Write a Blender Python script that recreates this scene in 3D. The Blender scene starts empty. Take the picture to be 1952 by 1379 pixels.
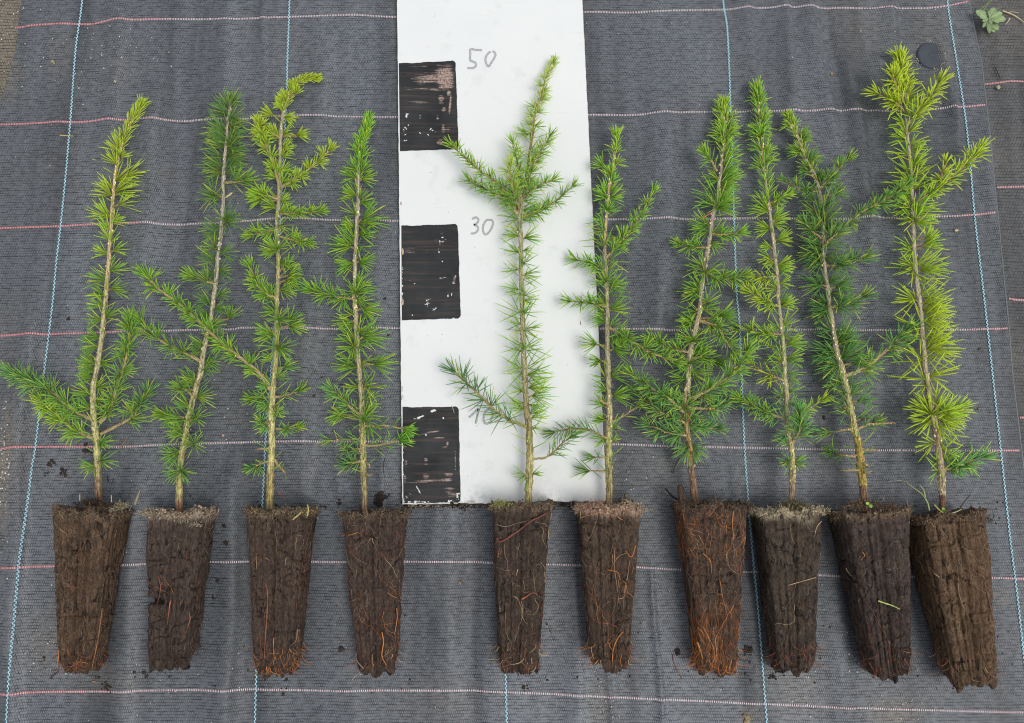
import bpy, math, random
import numpy as np
from mathutils import Vector

random.seed(7)
rng = np.random.default_rng(11)
R = math.radians

# ------------------------------------------------------------------ camera
CAM_H = 0.83                 # metres above the fabric
TILT = R(9.9)                # leaning away from straight down
FPX = 1500.0                 # focal length in pixels of a 1952 px wide picture
scene = bpy.context.scene
cam_d = bpy.data.cameras.new("camera")
cam = bpy.data.objects.new("camera", cam_d)
scene.collection.objects.link(cam)
cam.location = (0, 0, CAM_H)
cam.rotation_euler = (TILT, 0, 0)
cam_d.sensor_width = 36
cam_d.lens = 36 * FPX / 1952.0
cam_d.clip_start = 0.02
cam_d.clip_end = 100
scene.camera = cam

# ------------------------------------------------------------------ light
SUN_EL, SUN_AZ = R(66), R(122)        # high, from the right of the picture
world = bpy.data.worlds.new("World")
scene.world = world
world.use_nodes = True
wn = world.node_tree
for n in list(wn.nodes):
    wn.nodes.remove(n)
sky = wn.nodes.new("ShaderNodeTexSky")
sky.sky_type = 'NISHITA'
sky.sun_disc = False
sky.sun_elevation = SUN_EL
sky.sun_rotation = SUN_AZ
sky.dust_density = 1.0
sky.ozone_density = 1.0
hs = wn.nodes.new("ShaderNodeHueSaturation")
hs.inputs['Saturation'].default_value = 0.22       # an overcast sky is nearly white
bg = wn.nodes.new("ShaderNodeBackground")
bg.inputs[1].default_value = 0.14
wo = wn.nodes.new("ShaderNodeOutputWorld")
wn.links.new(sky.outputs[0], hs.inputs['Color'])
wn.links.new(hs.outputs[0], bg.inputs[0])
wn.links.new(bg.outputs[0], wo.inputs[0])
sun_d = bpy.data.lights.new("sun", 'SUN')
sun_d.energy = 1.5
sun_d.angle = R(28)
sun_d.color = (1.0, 0.965, 0.92)
sun = bpy.data.objects.new("sun", sun_d)
scene.collection.objects.link(sun)
sdir = Vector((math.sin(SUN_AZ) * math.cos(SUN_EL), math.cos(SUN_AZ) * math.cos(SUN_EL), math.sin(SUN_EL)))
sun.rotation_euler = sdir.to_track_quat('Z', 'Y').to_euler()
scene.view_settings.view_transform = 'Standard'
scene.view_settings.look = 'None'
scene.view_settings.exposure = 0.2
scene.view_settings.gamma = 1.0
scene.cycles.filter_width = 1.1

# ------------------------------------------------------------------ helpers
CT, ST = math.cos(TILT), math.sin(TILT)


def P(x, y, z=0.0):
    """where the sight line through a measured point of the photograph meets height z"""
    dx = (x - 976.0) / FPX
    dy = -(y - 689.5) / FPX
    wy = dy * CT + ST
    wz = dy * ST - CT
    k = (z - CAM_H) / wz
    return np.array((dx * k, wy * k, z))


def mpp(p):
    """metres per photograph pixel at a point"""
    d = (CAM_H - p[2]) * CT + p[1] * ST
    return d / FPX


def noise3(p, seed=0):
    p = np.asarray(p, float)
    i = np.floor(p).astype(np.int64)
    f = p - i
    u = f * f * (3 - 2 * f)

    def h(a, b, c):
        n = (a * 73856093) ^ (b * 19349663) ^ (c * 83492791) ^ (seed * 2654435761)
        n = (n ^ (n >> 13)) * 1274126177
        n = n & 0xffffffff
        n = (n ^ (n >> 16)) & 0xffff
        return n / 65535.0 * 2 - 1
    x, y, z = i[..., 0], i[..., 1], i[..., 2]
    ux, uy, uz = u[..., 0], u[..., 1], u[..., 2]
    r = 0
    for a in (0, 1):
        for b in (0, 1):
            for c in (0, 1):
                w = (ux if a else 1 - ux) * (uy if b else 1 - uy) * (uz if c else 1 - uz)
                r = r + w * h(x + a, y + b, z + c)
    return r


def fbm(p, octv=3, seed=0):
    r = 0
    a = 1.0
    q = np.asarray(p, float)
    for k in range(octv):
        r = r + a * noise3(q, seed + k * 17)
        q = q * 2.03 + 7.1
        a *= 0.5
    return r


def setp(o, label=None, cat=None, group=None, kind=None):
    if label: o['label'] = label
    if cat: o['category'] = cat
    if group: o['group'] = group
    if kind: o['kind'] = kind
    return o


def make_mesh(name, verts, faces, mat, cols=None, suv=None, smooth=True):
    """verts Nx3 array, faces: list of tuples, or array (all same size)"""
    me = bpy.data.meshes.new(name)
    verts = np.asarray(verts, np.float32)
    if isinstance(faces, np.ndarray):
        nf, k = faces.shape
        me.vertices.add(len(verts))
        me.vertices.foreach_set('co', verts.ravel())
        me.loops.add(nf * k)
        me.loops.foreach_set('vertex_index', faces.ravel().astype(np.int32))
        me.polygons.add(nf)
        me.polygons.foreach_set('loop_start', np.arange(0, nf * k, k, dtype=np.int32))
        me.polygons.foreach_set('loop_total', np.full(nf, k, np.int32))
        me.update(calc_edges=True)
    else:
        me.from_pydata(verts.tolist(), [], faces)
        me.update()
    if smooth:
        me.polygons.foreach_set('use_smooth', np.ones(len(me.polygons), bool))
    if cols is not None:
        at = me.color_attributes.new('col', 'FLOAT_COLOR', 'POINT')
        c = np.ones((len(verts), 4), np.float32)
        c[:, :3] = cols
        at.data.foreach_set('color', c.ravel())
    if suv is not None:
        at = me.attributes.new('suv', 'FLOAT_VECTOR', 'POINT')
        at.data.foreach_set('vector', np.asarray(suv, np.float32).ravel())
    me.materials.append(mat)
    return me


def link(name, me, parent=None):
    o = bpy.data.objects.new(name, me)
    scene.collection.objects.link(o)
    if parent is not None:
        o.parent = parent
        # meshes are authored in world coordinates: cancel the parent's place
        base = Vector((0, 0, 0))
        p = parent
        while p is not None:
            base += Vector(p.location)
            p = p.parent
        o.location = -base
    return o


def empty(name, loc):
    o = bpy.data.objects.new(name, None)
    o.empty_display_size = 0.02
    scene.collection.objects.link(o)
    o.location = Vector([float(v) for v in loc])
    return o


def smooth_path(pts, n):
    """Catmull-Rom through pts (K x D), n samples per span"""
    pts = np.asarray(pts, float)
    if len(pts) == 2:
        t = np.linspace(0, 1, n + 1)[:, None]
        return pts[0] * (1 - t) + pts[1] * t
    q = np.vstack([2 * pts[0] - pts[1], pts, 2 * pts[-1] - pts[-2]])
    out = []
    for i in range(1, len(q) - 2):
        for t in np.arange(0, 1, 1.0 / n):
            a, b, c, d = q[i - 1], q[i], q[i + 1], q[i + 2]
            out.append(0.5 * ((2 * b) + (-a + c) * t + (2 * a - 5 * b + 4 * c - d) * t * t + (-a + 3 * b - 3 * c + d) * t ** 3))
    out.append(pts[-1])
    return np.array(out)


class Soup:
    """collects tubes and plates into one mesh"""
    def __init__(s):
        s.v, s.f, s.c, s.u, s.n = [], [], [], [], 0

    def tube(s, path, rad, col, sides=4, cap=True, rough=0.0, flat=1.0):
        path = np.asarray(path, float)
        m = len(path)
        rad = np.broadcast_to(np.asarray(rad, float), (m,))
        tg = np.gradient(path, axis=0)
        tg /= np.linalg.norm(tg, axis=1)[:, None] + 1e-12
        ref = np.array((0.0, 0.0, 1.0))
        if abs(tg[0] @ ref) > 0.9: ref = np.array((0.0, 1.0, 0.0))
        a = np.cross(tg, ref); a /= np.linalg.norm(a, axis=1)[:, None] + 1e-12
        b = np.cross(a, tg)
        th = np.linspace(0, 2 * np.pi, sides, endpoint=False)
        ring = (np.cos(th)[None, :, None] * a[:, None, :] + flat * np.sin(th)[None, :, None] * b[:, None, :])
        r = rad[:, None] * np.ones(sides)[None]
        if rough:
            seed = random.random() * 50
            gp = np.stack(np.broadcast_arrays(np.cos(th)[None] * 2 + seed, np.sin(th)[None] * 2,
                                              (np.arange(m) * 0.45)[:, None]), -1)
            r = r * (1 + rough * noise3(gp, 5))
        v = path[:, None, :] + ring * r[..., None]
        L = np.concatenate([[0], np.cumsum(np.linalg.norm(np.diff(path, axis=0), axis=1))])
        uv = np.stack(np.broadcast_arrays(np.cos(th)[None] * 1.0, np.sin(th)[None] * 1.0, L[:, None]), -1)
        base = s.n
        s.v.append(v.reshape(-1, 3)); s.u.append(uv.reshape(-1, 3))
        col = np.asarray(col, float)
        if col.ndim == 1:
            cc = np.broadcast_to(col, (m * sides, 3))
        else:
            cc = np.repeat(col, sides, axis=0)
        s.c.append(cc)
        for i in range(m - 1):
            for j in range(sides):
                k = (j + 1) % sides
                s.f.append((base + i * sides + j, base + i * sides + k, base + (i + 1) * sides + k, base + (i + 1) * sides + j))
        if cap:
            s.f.append(tuple(base + j for j in range(sides))[::-1])
            s.f.append(tuple(base + (m - 1) * sides + j for j in range(sides)))
        s.n += m * sides

    def raw(s, v, f, col):
        v = np.asarray(v, float)
        base = s.n
        s.v.append(v); s.u.append(v * 1.0)
        col = np.asarray(col, float)
        s.c.append(np.broadcast_to(col, (len(v), 3)) if col.ndim == 1 else col)
        s.f += [tuple(base + i for i in q) for q in f]
        s.n += len(v)

    def build(s, name, mat, parent=None, smooth=True):
        me = make_mesh(name, np.vstack(s.v), s.f, mat, np.vstack(s.c), np.vstack(s.u), smooth)
        return link(name, me, parent)


def lump(c, r, seed, sub=2, sq=(1, 1, .6), rough=.35):
    """an irregular clod: rings of a sphere pushed about"""
    nu, nv = 10, 7
    vs, fs = [], []
    for i in range(nv):
        ph = math.pi * i / (nv - 1)
        for j in range(nu):
            th = 2 * math.pi * j / nu
            vs.append((math.sin(ph) * math.cos(th), math.sin(ph) * math.sin(th), math.cos(ph)))
    vs = np.array(vs)
    d = 1 + rough * fbm(vs * 1.6 + seed * 3.7, 3, seed)
    vs = vs * d[:, None] * np.array(sq) * r
    vs[:, 2] = np.maximum(vs[:, 2], -r * sq[2] * .7)
    for i in range(nv - 1):
        for j in range(nu):
            k = (j + 1) % nu
            fs.append((i * nu + j, (i + 1) * nu + j, (i + 1) * nu + k, i * nu + k))
    return vs + np.asarray(c), fs


# ------------------------------------------------------------------ materials
def mat_new(name):
    m = bpy.data.materials.new(name)
    m.use_nodes = True
    nt = m.node_tree
    b = nt.nodes['Principled BSDF']
    return m, nt, b


def N(nt, t, **kw):
    n = nt.nodes.new(t)
    for k, v in kw.items():
        setattr(n, k, v)
    return n


def ramp(nt, fac, stops):
    r = N(nt, 'ShaderNodeValToRGB')
    cr = r.color_ramp
    while len(cr.elements) < len(stops):
        cr.elements.new(0.5)
    for e, (p, c) in zip(cr.elements, stops):
        e.position = p
        e.color = (c[0], c[1], c[2], 1) if hasattr(c, '__len__') else (c, c, c, 1)
    nt.links.new(fac, r.inputs[0])
    return r.outputs[0]


def noise_tex(nt, vec, scale, detail=3, rough=.55, dist=0):
    n = N(nt, 'ShaderNodeTexNoise')
    n.inputs['Scale'].default_value = scale
    n.inputs['Detail'].default_value = detail
    n.inputs['Roughness'].default_value = rough
    n.inputs['Distortion'].default_value = dist
    if vec is not None: nt.links.new(vec, n.inputs['Vector'])
    return n.outputs['Fac']


def mapping(nt, vec, scale=(1, 1, 1), rot=(0, 0, 0), loc=(0, 0, 0)):
    m = N(nt, 'ShaderNodeMapping')
    m.inputs['Scale'].default_value = scale
    m.inputs['Rotation'].default_value = rot
    m.inputs['Location'].default_value = loc
    nt.links.new(vec, m.inputs['Vector'])
    return m.outputs[0]


def mix(nt, a, b, fac, mode='MIX'):
    m = N(nt, 'ShaderNodeMix', data_type='RGBA', blend_type=mode)
    for s, v in ((m.inputs[6], a), (m.inputs[7], b), (m.inputs[0], fac)):
        if isinstance(v, (int, float)):
            s.default_value = v if s == m.inputs[0] else (v, v, v, 1)
        elif isinstance(v, tuple):
            s.default_value = (v[0], v[1], v[2], 1)
        else:
            nt.links.new(v, s)
    return m.outputs[2]


def math_n(nt, op, a, b=None, c=None, clamp=False):
    m = N(nt, 'ShaderNodeMath', operation=op, use_clamp=clamp)
    for i, v in enumerate((a, b, c)):
        if v is None: continue
        if isinstance(v, (int, float)): m.inputs[i].default_value = v
        else: nt.links.new(v, m.inputs[i])
    return m.outputs[0]


def bump(nt, h, strength, dist, normal=None):
    b = N(nt, 'ShaderNodeBump')
    b.inputs['Strength'].default_value = strength
    b.inputs['Distance'].default_value = dist
    nt.links.new(h, b.inputs['Height'])
    if normal is not None: nt.links.new(normal, b.inputs['Normal'])
    return b.outputs[0]


def mat_fabric(name, tint, dirt, rowh=0.0028, cellw=0.00183):
    """woven polypropylene tape: rows of short floats with dark slits between them"""
    m, nt, b = mat_new(name)
    tc = N(nt, 'ShaderNodeTexCoord')
    o = tc.outputs['Object']
    # the rows waver a little
    wob = N(nt, 'ShaderNodeTexNoise')
    wob.inputs['Scale'].default_value = 9
    wob.inputs['Detail'].default_value = 2
    nt.links.new(o, wob.inputs['Vector'])
    vm = N(nt, 'ShaderNodeVectorMath', operation='MULTIPLY_ADD')
    nt.links.new(wob.outputs['Color'], vm.inputs[0])
    vm.inputs[1].default_value = (0.005, 0.005, 0)
    nt.links.new(o, vm.inputs[2])
    wob2 = N(nt, 'ShaderNodeTexNoise')
    wob2.inputs['Scale'].default_value = 220
    nt.links.new(o, wob2.inputs['Vector'])
    vm2 = N(nt, 'ShaderNodeVectorMath', operation='MULTIPLY_ADD')
    nt.links.new(wob2.outputs['Color'], vm2.inputs[0])
    vm2.inputs[1].default_value = (0.0010, 0.0009, 0)
    nt.links.new(vm.outputs[0], vm2.inputs[2])
    br = N(nt, 'ShaderNodeTexBrick')
    br.offset = 0.5
    br.inputs['Scale'].default_value = 1
    br.inputs['Brick Width'].default_value = cellw
    br.inputs['Row Height'].default_value = rowh
    br.inputs['Mortar Size'].default_value = 0.00042
    br.inputs['Mortar Smooth'].default_value = 0.55
    br.inputs['Bias'].default_value = 0
    br.inputs['Color1'].default_value = (0.80, 0.80, 0.80, 1)
    br.inputs['Color2'].default_value = (1.16, 1.16, 1.16, 1)
    br.inputs['Mortar'].default_value = (0.9, 0.9, 0.9, 1)
    nt.links.new(vm2.outputs[0], br.inputs['Vector'])
    # horizontal gaps between rows
    wv = N(nt, 'ShaderNodeTexWave', wave_type='BANDS', bands_direction='Y', wave_profile='SIN')
    wv.inputs['Scale'].default_value = 2 * math.pi / (20 * rowh)
    nt.links.new(vm2.outputs[0], wv.inputs['Vector'])
    gap = ramp(nt, wv.outputs['Fac'], [(0.0, 1.0), (0.14, 1.0), (0.38, 0.0), (1.0, 0.0)])
    pat = noise_tex(nt, mapping(nt, o, (18, 60, 1)), 1, 4, .65)
    patr = ramp(nt, pat, [(0.38, 0.20), (0.64, 1.0)])
    fine = noise_tex(nt, mapping(nt, o, (.38, 1, 1)), 330, 2, .6)
    finer = ramp(nt, fine, [(0.40, 0.0), (0.60, 1.0)])
    dark = math_n(nt, 'MULTIPLY', gap, patr)
    dark = math_n(nt, 'MULTIPLY', dark, math_n(nt, 'MULTIPLY_ADD', finer, .6, .4))
    slit = math_n(nt, 'MULTIPLY', br.outputs['Fac'], math_n(nt, 'MULTIPLY_ADD', finer, .65, .22))
    dark = math_n(nt, 'MAXIMUM', dark, slit)
    # broad wear and dust
    big = noise_tex(nt, mapping(nt, o, (3.2, .9, 1)), 1.6, 4, .6)
    c1 = ramp(nt, big, [(0.30, tuple(t * .80 for t in tint)), (0.70, tuple(t * 1.18 for t in tint))])
    stk = noise_tex(nt, mapping(nt, o, (13, 1.1, 1)), 1.5, 4, .6)
    c1 = mix(nt, c1, ramp(nt, stk, [(0.34, 0.55), (0.50, .97), (0.68, 1.2)]), 1.0, 'MULTIPLY')
    c1 = mix(nt, c1, br.outputs['Color'], 0.9, 'MULTIPLY')
    dustf = ramp(nt, noise_tex(nt, o, 5.0, 6, .7), [(0.52, 0.0), (0.80, dirt)])
    c1 = mix(nt, c1, (0.17, 0.145, 0.115), dustf)
    att = N(nt, 'ShaderNodeAttribute', attribute_name='col')
    sep = N(nt, 'ShaderNodeSeparateColor')
    nt.links.new(att.outputs['Color'], sep.inputs[0])
    gr = ramp(nt, noise_tex(nt, o, 160, 4, .75), [(0.38, 0.0), (0.62, 1.0)])
    df = math_n(nt, 'MULTIPLY', sep.outputs[0], math_n(nt, 'MULTIPLY_ADD', gr, .6, .4), clamp=True)
    c1 = mix(nt, c1, (0.26, 0.22, 0.17), df)
    c2 = mix(nt, c1, (0.014, 0.016, 0.018), dark)
    nt.links.new(c2, b.inputs['Base Color'])
    b.inputs['Roughness'].default_value = 0.5
    b.inputs['Specular IOR Level'].default_value = 0.40
    hgt = math_n(nt, 'SUBTRACT', 1.0, dark)
    nt.links.new(bump(nt, hgt, 0.55, 0.0004), b.inputs['Normal'])
    return m


def mat_vcol(name, rough=.6, spec=.3, var=0.25, vscale=400, stretch=(1, 1, 1), trans=0.0, bumpd=0.0, coords='Object'):
    m, nt, b = mat_new(name)
    att = N(nt, 'ShaderNodeAttribute', attribute_name='col')
    if coords == 'Object':
        vec = N(nt, 'ShaderNodeTexCoord').outputs['Object']
    else:
        vec = N(nt, 'ShaderNodeAttribute', attribute_name='suv').outputs['Vector']
    f = noise_tex(nt, mapping(nt, vec, stretch), vscale, 3, .65)
    g = ramp(nt, f, [(0.3, 1 - var), (0.7, 1 + var)])
    c = mix(nt, att.outputs['Color'], g, 1.0, 'MULTIPLY')
    nt.links.new(c, b.inputs['Base Color'])
    b.inputs['Roughness'].default_value = rough
    b.inputs['Specular IOR Level'].default_value = spec
    if bumpd:
        nt.links.new(bump(nt, f, 0.8, bumpd), b.inputs['Normal'])
    if trans:
        t = N(nt, 'ShaderNodeBsdfTranslucent')
        nt.links.new(c, t.inputs[0])
        ms = N(nt, 'ShaderNodeMixShader')
        ms.inputs[0].default_value = trans
        out = nt.nodes['Material Output']
        nt.links.new(b.outputs[0], ms.inputs[1])
        nt.links.new(t.outputs[0], ms.inputs[2])
        nt.links.new(ms.outputs[0], out.inputs[0])
    return m


def mat_bark():
    m, nt, b = mat_new('bark')
    att = N(nt, 'ShaderNodeAttribute', attribute_name='col')
    suv = N(nt, 'ShaderNodeAttribute', attribute_name='suv').outputs['Vector']
    s1 = noise_tex(nt, mapping(nt, suv, (3.0, 3.0, 95)), 1, 4, .7)
    s2 = noise_tex(nt, mapping(nt, suv, (6.5, 6.5, 420)), 1, 3, .6)
    g = ramp(nt, s1, [(0.30, 0.32), (0.44, 0.80), (0.52, 1.7), (0.70, 2.3)])
    c = mix(nt, att.outputs['Color'], g, 0.9, 'MULTIPLY')
    g2 = ramp(nt, s2, [(0.36, 0.45), (0.5, 1.0), (0.66, 1.35)])
    c = mix(nt, c, g2, 0.8, 'MULTIPLY')
    nt.links.new(c, b.inputs['Base Color'])
    b.inputs['Roughness'].default_value = .75
    b.inputs['Specular IOR Level'].default_value = .25
    h = math_n(nt, 'ADD', s1, s2)
    nt.links.new(bump(nt, h, 1.0, 0.0012), b.inputs['Normal'])
    return m


def mat_soil():
    m, nt, b = mat_new('peat')
    att = N(nt, 'ShaderNodeAttribute', attribute_name='col')
    o = N(nt, 'ShaderNodeTexCoord').outputs['Object']
    a = noise_tex(nt, o, 90, 5, .7)
    f = noise_tex(nt, mapping(nt, o, (1, .35, 1)), 900, 4, .75)
    fib = noise_tex(nt, mapping(nt, o, (1, .12, 1), (0, 0, .25)), 650, 3, .8, .6)
    g = ramp(nt, a, [(0.3, 0.55), (0.7, 1.35)])
    c = mix(nt, att.outputs['Color'], g, 1.0, 'MULTIPLY')
    c = mix(nt, c, ramp(nt, f, [(0.34, 0.22), (0.5, .95), (0.66, 1.65)]), 0.9, 'MULTIPLY')
    c = mix(nt, c, (0.16, 0.085, 0.045), ramp(nt, fib, [(0.62, 0.0), (0.72, 0.55)]))
    pit = noise_tex(nt, mapping(nt, o, (1, .45, 1), (0, 0, .1)), 260, 3, .6, .8)
    pitm = math_n(nt, 'MULTIPLY', ramp(nt, pit, [(0.37, 1.0), (0.44, 0.0)]), ramp(nt, noise_tex(nt, o, 45, 3), [(0.40, .15), (0.60, 1.0)]))
    c = mix(nt, c, (0.010, 0.007, 0.006), pitm)
    vor = N(nt, 'ShaderNodeTexVoronoi')
    vor.inputs['Scale'].default_value = 330
    nt.links.new(o, vor.inputs['Vector'])
    sp = ramp(nt, vor.outputs['Distance'], [(0.0, 1.0), (0.09, 0.0)])
    spm = math_n(nt, 'MULTIPLY', sp, ramp(nt, noise_tex(nt, o, 60, 2), [(0.58, 0.0), (0.66, .8)]))
    c = mix(nt, c, (0.42, 0.37, 0.29), spm)
    nt.links.new(c, b.inputs['Base Color'])
    b.inputs['Roughness'].default_value = .82
    b.inputs['Specular IOR Level'].default_value = .28
    h = math_n(nt, 'MULTIPLY_ADD', f, .5, a)
    h = math_n(nt, 'MULTIPLY_ADD', fib, .4, h)
    h = math_n(nt, 'MULTIPLY_ADD', pitm, -.8, h)
    nt.links.new(bump(nt, h, 1.0, 0.0022), b.inputs['Normal'])
    return m


def mat_board():
    m, nt, b = mat_new('white_paint')
    o = N(nt, 'ShaderNodeTexCoord').outputs['Object']
    big = noise_tex(nt, o, 6, 4, .6)
    c = ramp(nt, big, [(0.3, (0.735, 0.75, 0.735)), (0.7, (0.79, 0.80, 0.785))])
    sm = noise_tex(nt, mapping(nt, o, (1, 1, 1), (0, 0, .5)), 24, 5, .7)
    c = mix(nt, c, (0.50, 0.50, 0.47), ramp(nt, sm, [(0.57, 0.0), (0.78, .5)]))
    # specks of dirt
    vor = N(nt, 'ShaderNodeTexVoronoi')
    vor.inputs['Scale'].default_value = 150
    nt.links.new(o, vor.inputs['Vector'])
    sp = ramp(nt, vor.outputs['Distance'], [(0.06, 1.0), (0.10, 0.0)])
    spm = math_n(nt, 'MULTIPLY', sp, ramp(nt, noise_tex(nt, o, 37, 3), [(0.56, 0.0), (0.62, .75)]))
    c = mix(nt, c, (0.16, 0.14, 0.12), spm)
    # soil rubbed in at the lower end
    att = N(nt, 'ShaderNodeAttribute', attribute_name='col')
    gn = ramp(nt, noise_tex(nt, o, 130, 5, .8), [(0.46, 0.0), (0.62, 1.0)])
    sep = N(nt, 'ShaderNodeSeparateColor')
    nt.links.new(att.outputs['Color'], sep.inputs[0])
    c = mix(nt, c, (0.22, 0.19, 0.16), math_n(nt, 'MULTIPLY', sep.outputs[0], gn))
    # scuffs
    sc = noise_tex(nt, mapping(nt, o, (2.5, 60, 1), (0, 0, .08)), 4, 3, .6)
    c = mix(nt, c, (0.60, 0.61, 0.60), ramp(nt, sc, [(0.66, 0.0), (0.74, .35)]))
    nt.links.new(c, b.inputs['Base Color'])
    b.inputs['Roughness'].default_value = .55
    b.inputs['Specular IOR Level'].default_value = .12
    nt.links.new(bump(nt, sm, .12, .0006), b.inputs['Normal'])
    return m


def mat_blackpaint():
    m, nt, b = mat_new('black_paint')
    o = N(nt, 'ShaderNodeTexCoord').outputs['Object']
    att = N(nt, 'ShaderNodeAttribute', attribute_name='col')      # red = how worn, along the wood grain
    sep = N(nt, 'ShaderNodeSeparateColor')
    nt.links.new(att.outputs['Color'], sep.inputs[0])
    big = noise_tex(nt, o, 30, 4, .6)
    c = ramp(nt, big, [(0.3, (0.018, 0.020, 0.021)), (0.7, (0.042, 0.045, 0.046))])
    st = noise_tex(nt, mapping(nt, o, (30, 520, 1), (0, 0, -.10)), 1, 4, .7)
    stf = math_n(nt, 'ADD', st, math_n(nt, 'MULTIPLY_ADD', sep.outputs[0], .46, -.35))
    w = ramp(nt, stf, [(0.36, 0.0), (0.54, 1.0)])
    wc = ramp(nt, noise_tex(nt, o, 500, 3, .8), [(0.35, (0.12, 0.075, 0.06)), (0.5, (0.34, 0.24, 0.20)), (0.68, (0.62, 0.52, 0.46))])
    c = mix(nt, c, wc, w)
    # faint brown rubbing everywhere
    rb = ramp(nt, noise_tex(nt, mapping(nt, o, (12, 260, 1), (0, 0, -.05)), 1, 4, .7), [(0.50, 0.0), (0.70, .6)])
    c = mix(nt, c, (0.13, 0.082, 0.066), math_n(nt, 'MULTIPLY', rb, sep.outputs[1]))
    # white chips
    ch = math_n(nt, 'ADD', noise_tex(nt, o, 420, 3, .6), math_n(nt, 'MULTIPLY_ADD', sep.outputs[2], .55, -.30))
    c = mix(nt, c, (0.72, 0.73, 0.70), ramp(nt, ch, [(0.60, 0.0), (0.63, 1.0)]))
    nt.links.new(c, b.inputs['Base Color'])
    b.inputs['Roughness'].default_value = .6
    b.inputs['Specular IOR Level'].default_value = .15
    nt.links.new(bump(nt, st, .25, .0004), b.inputs['Normal'])
    return m


M_FAB = mat_fabric('woven_fabric', (0.142, 0.154, 0.170), .34)
M_FAB2 = mat_fabric('older_woven_fabric', (0.10, 0.10, 0.10), .55, 0.0036, 0.0034)
M_FABB = mat_fabric('brown_woven_fabric', (0.20, 0.175, 0.125), 1.0, 0.0036, 0.0030)
M_NEEDLE = mat_vcol('needle_green', .42, .45, .12, 300, trans=.42)
M_BARK = mat_bark()
M_ROOT = mat_vcol('root_skin', .5, .4, .35, 700, bumpd=.0003)
M_SOIL = mat_soil()
M_CRUMB = mat_vcol('crumbs', .9, .2, .45, 900, bumpd=.001)
M_THREAD = mat_vcol('plastic_thread', .45, .5, .12, 900)
M_BOARD = mat_board()
M_BLACK = mat_blackpaint()
M_PENCIL = mat_vcol('grey_marker', .7, .2, .18, 500)
M_WOOD = mat_vcol('worn_edge', .85, .2, .5, 300, bumpd=.001)
M_DISC = mat_vcol('black_plastic', .55, .18, .10, 60, bumpd=.0002)
M_LEAF = mat_vcol('leaf_green', .55, .35, .18, 350, trans=.15, bumpd=.0004)
M_STRAW = mat_vcol('dry_straw', .65, .3, .2, 500)

# ------------------------------------------------------------------ ground sheets
SEAM = [(1838, -300), (1841, -120), (1850, 0), (1859, 59), (1871, 117), (1876, 160), (1881, 203), (1899, 406), (1921, 627), (1948, 859), (1985, 1180), (2030, 1600), (2060, 1900)]
LEFT = [(80, -300), (52, -60), (36, 30), (30, 90), (14, 150), (-8, 215), (-60, 330), (-150, 700), (-260, 1200), (-420, 1900)]
seam_w = np.array([P(x, y)[:2] for x, y in SEAM])[::-1]
left_w = np.array([P(x, y)[:2] for x, y in LEFT])[::-1]


def seam_x(wy):
    return np.interp(wy, seam_w[:, 1], seam_w[:, 0])


def left_x(wy):
    return np.interp(wy, left_w[:, 1], left_w[:, 0])


# folds: photo polyline, height mm, half width mm
FOLDS = [
    ([(62, 620), (40, 850), (30, 1100), (26, 1400)], 4.2, 9), ([(100, 560), (84, 800), (60, 1000)], -1.6, 16),
    ([(232, 60), (214, 170), (206, 300)], 2.2, 9), ([(300, 200), (285, 330), (276, 470), (262, 640)], 3.2, 12),
    ([(360, 200), (350, 360), (330, 520)], -1.6, 12), ([(258, 950), (246, 1150), (232, 1400)], 2.6, 11),
    ([(446, 930), (440, 1150), (432, 1400)], 3.6, 12), ([(492, 1120), (486, 1400)], -1.5, 9),
    ([(590, 560), (583, 700), (572, 900)], 3.0, 12), ([(640, 1000), (655, 1200), (668, 1400)], 2.0, 16),
    ([(720, 300), (718, 480), (724, 640)], 1.7, 11), ([(618, 100), (610, 300)], 1.4, 16),
    ([(905, 980), (900, 1150), (905, 1400)], -2.0, 12), ([(868, 970), (850, 1200)], 1.8, 14),
    ([(1096, 1000), (1098, 1200), (1104, 1400)], 1.5, 7), ([(1247, 1120), (1252, 1240), (1262, 1400)], 1.9, 2.6),
    ([(1157, 1280), (1166, 1400)], 1.2, 2.4), ([(1268, 230), (1278, 420), (1250, 620)], 3.0, 12),
    ([(1225, 100), (1218, 300)], -1.2, 14), ([(1418, -20), (1430, 90), (1448, 200)], 2.4, 8),
    ([(1492, -40), (1500, 80), (1516, 190)], 2.8, 7), ([(1546, 0), (1560, 120), (1590, 260)], 2.6, 9),
    ([(1618, 150), (1640, 260), (1660, 420)], 3.0, 9), ([(1585, 60), (1600, 170)], -1.8, 6),
    ([(1686, -60), (1698, 60), (1668, 180)], 2.4, 9), ([(1800, 110), (1812, 190), (1822, 240)], 2.6, 5),
    ([(1668, 430), (1680, 560), (1664, 700)], 2.4, 11), ([(1560, 460), (1580, 620), (1566, 740)], 2.0, 12),
    ([(1716, 600), (1712, 760), (1700, 930)], 2.2, 10), ([(1380, 930), (1428, 1120), (1440, 1300)], 2.2, 9),
    ([(1590, 1000), (1600, 1180), (1620, 1400)], 2.6, 12), ([(1880, 260), (1900, 420), (1925, 640)], 1.5, 7),
    ([(828, 980), (820, 1100)], 1.5, 10), ([(1160, 1000), (1250, 1000)], -.6, 10), ([(120, 60), (110, 260)], 1.2, 12),
    ([(430, 60), (424, 220)], 1.4, 9), ([(506, 20), (500, 240)], 1.1, 3),
    ([(640, 860), (655, 950)], 1.4, 5), ([(735, 850), (730, 950)], 1.3, 4), ([(1330, 560), (1345, 800), (1352, 930)], 2.0, 14),
]


FOLDQ = []
for pts_, h_, w_ in FOLDS:
    q_ = np.array([P(a_, b_)[:2] for a_, b_ in pts_])[::-1]
    if abs(q_[-1, 1] - q_[0, 1]) >= .02: FOLDQ.append((q_, h_ * 1.9, w_))


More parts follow.
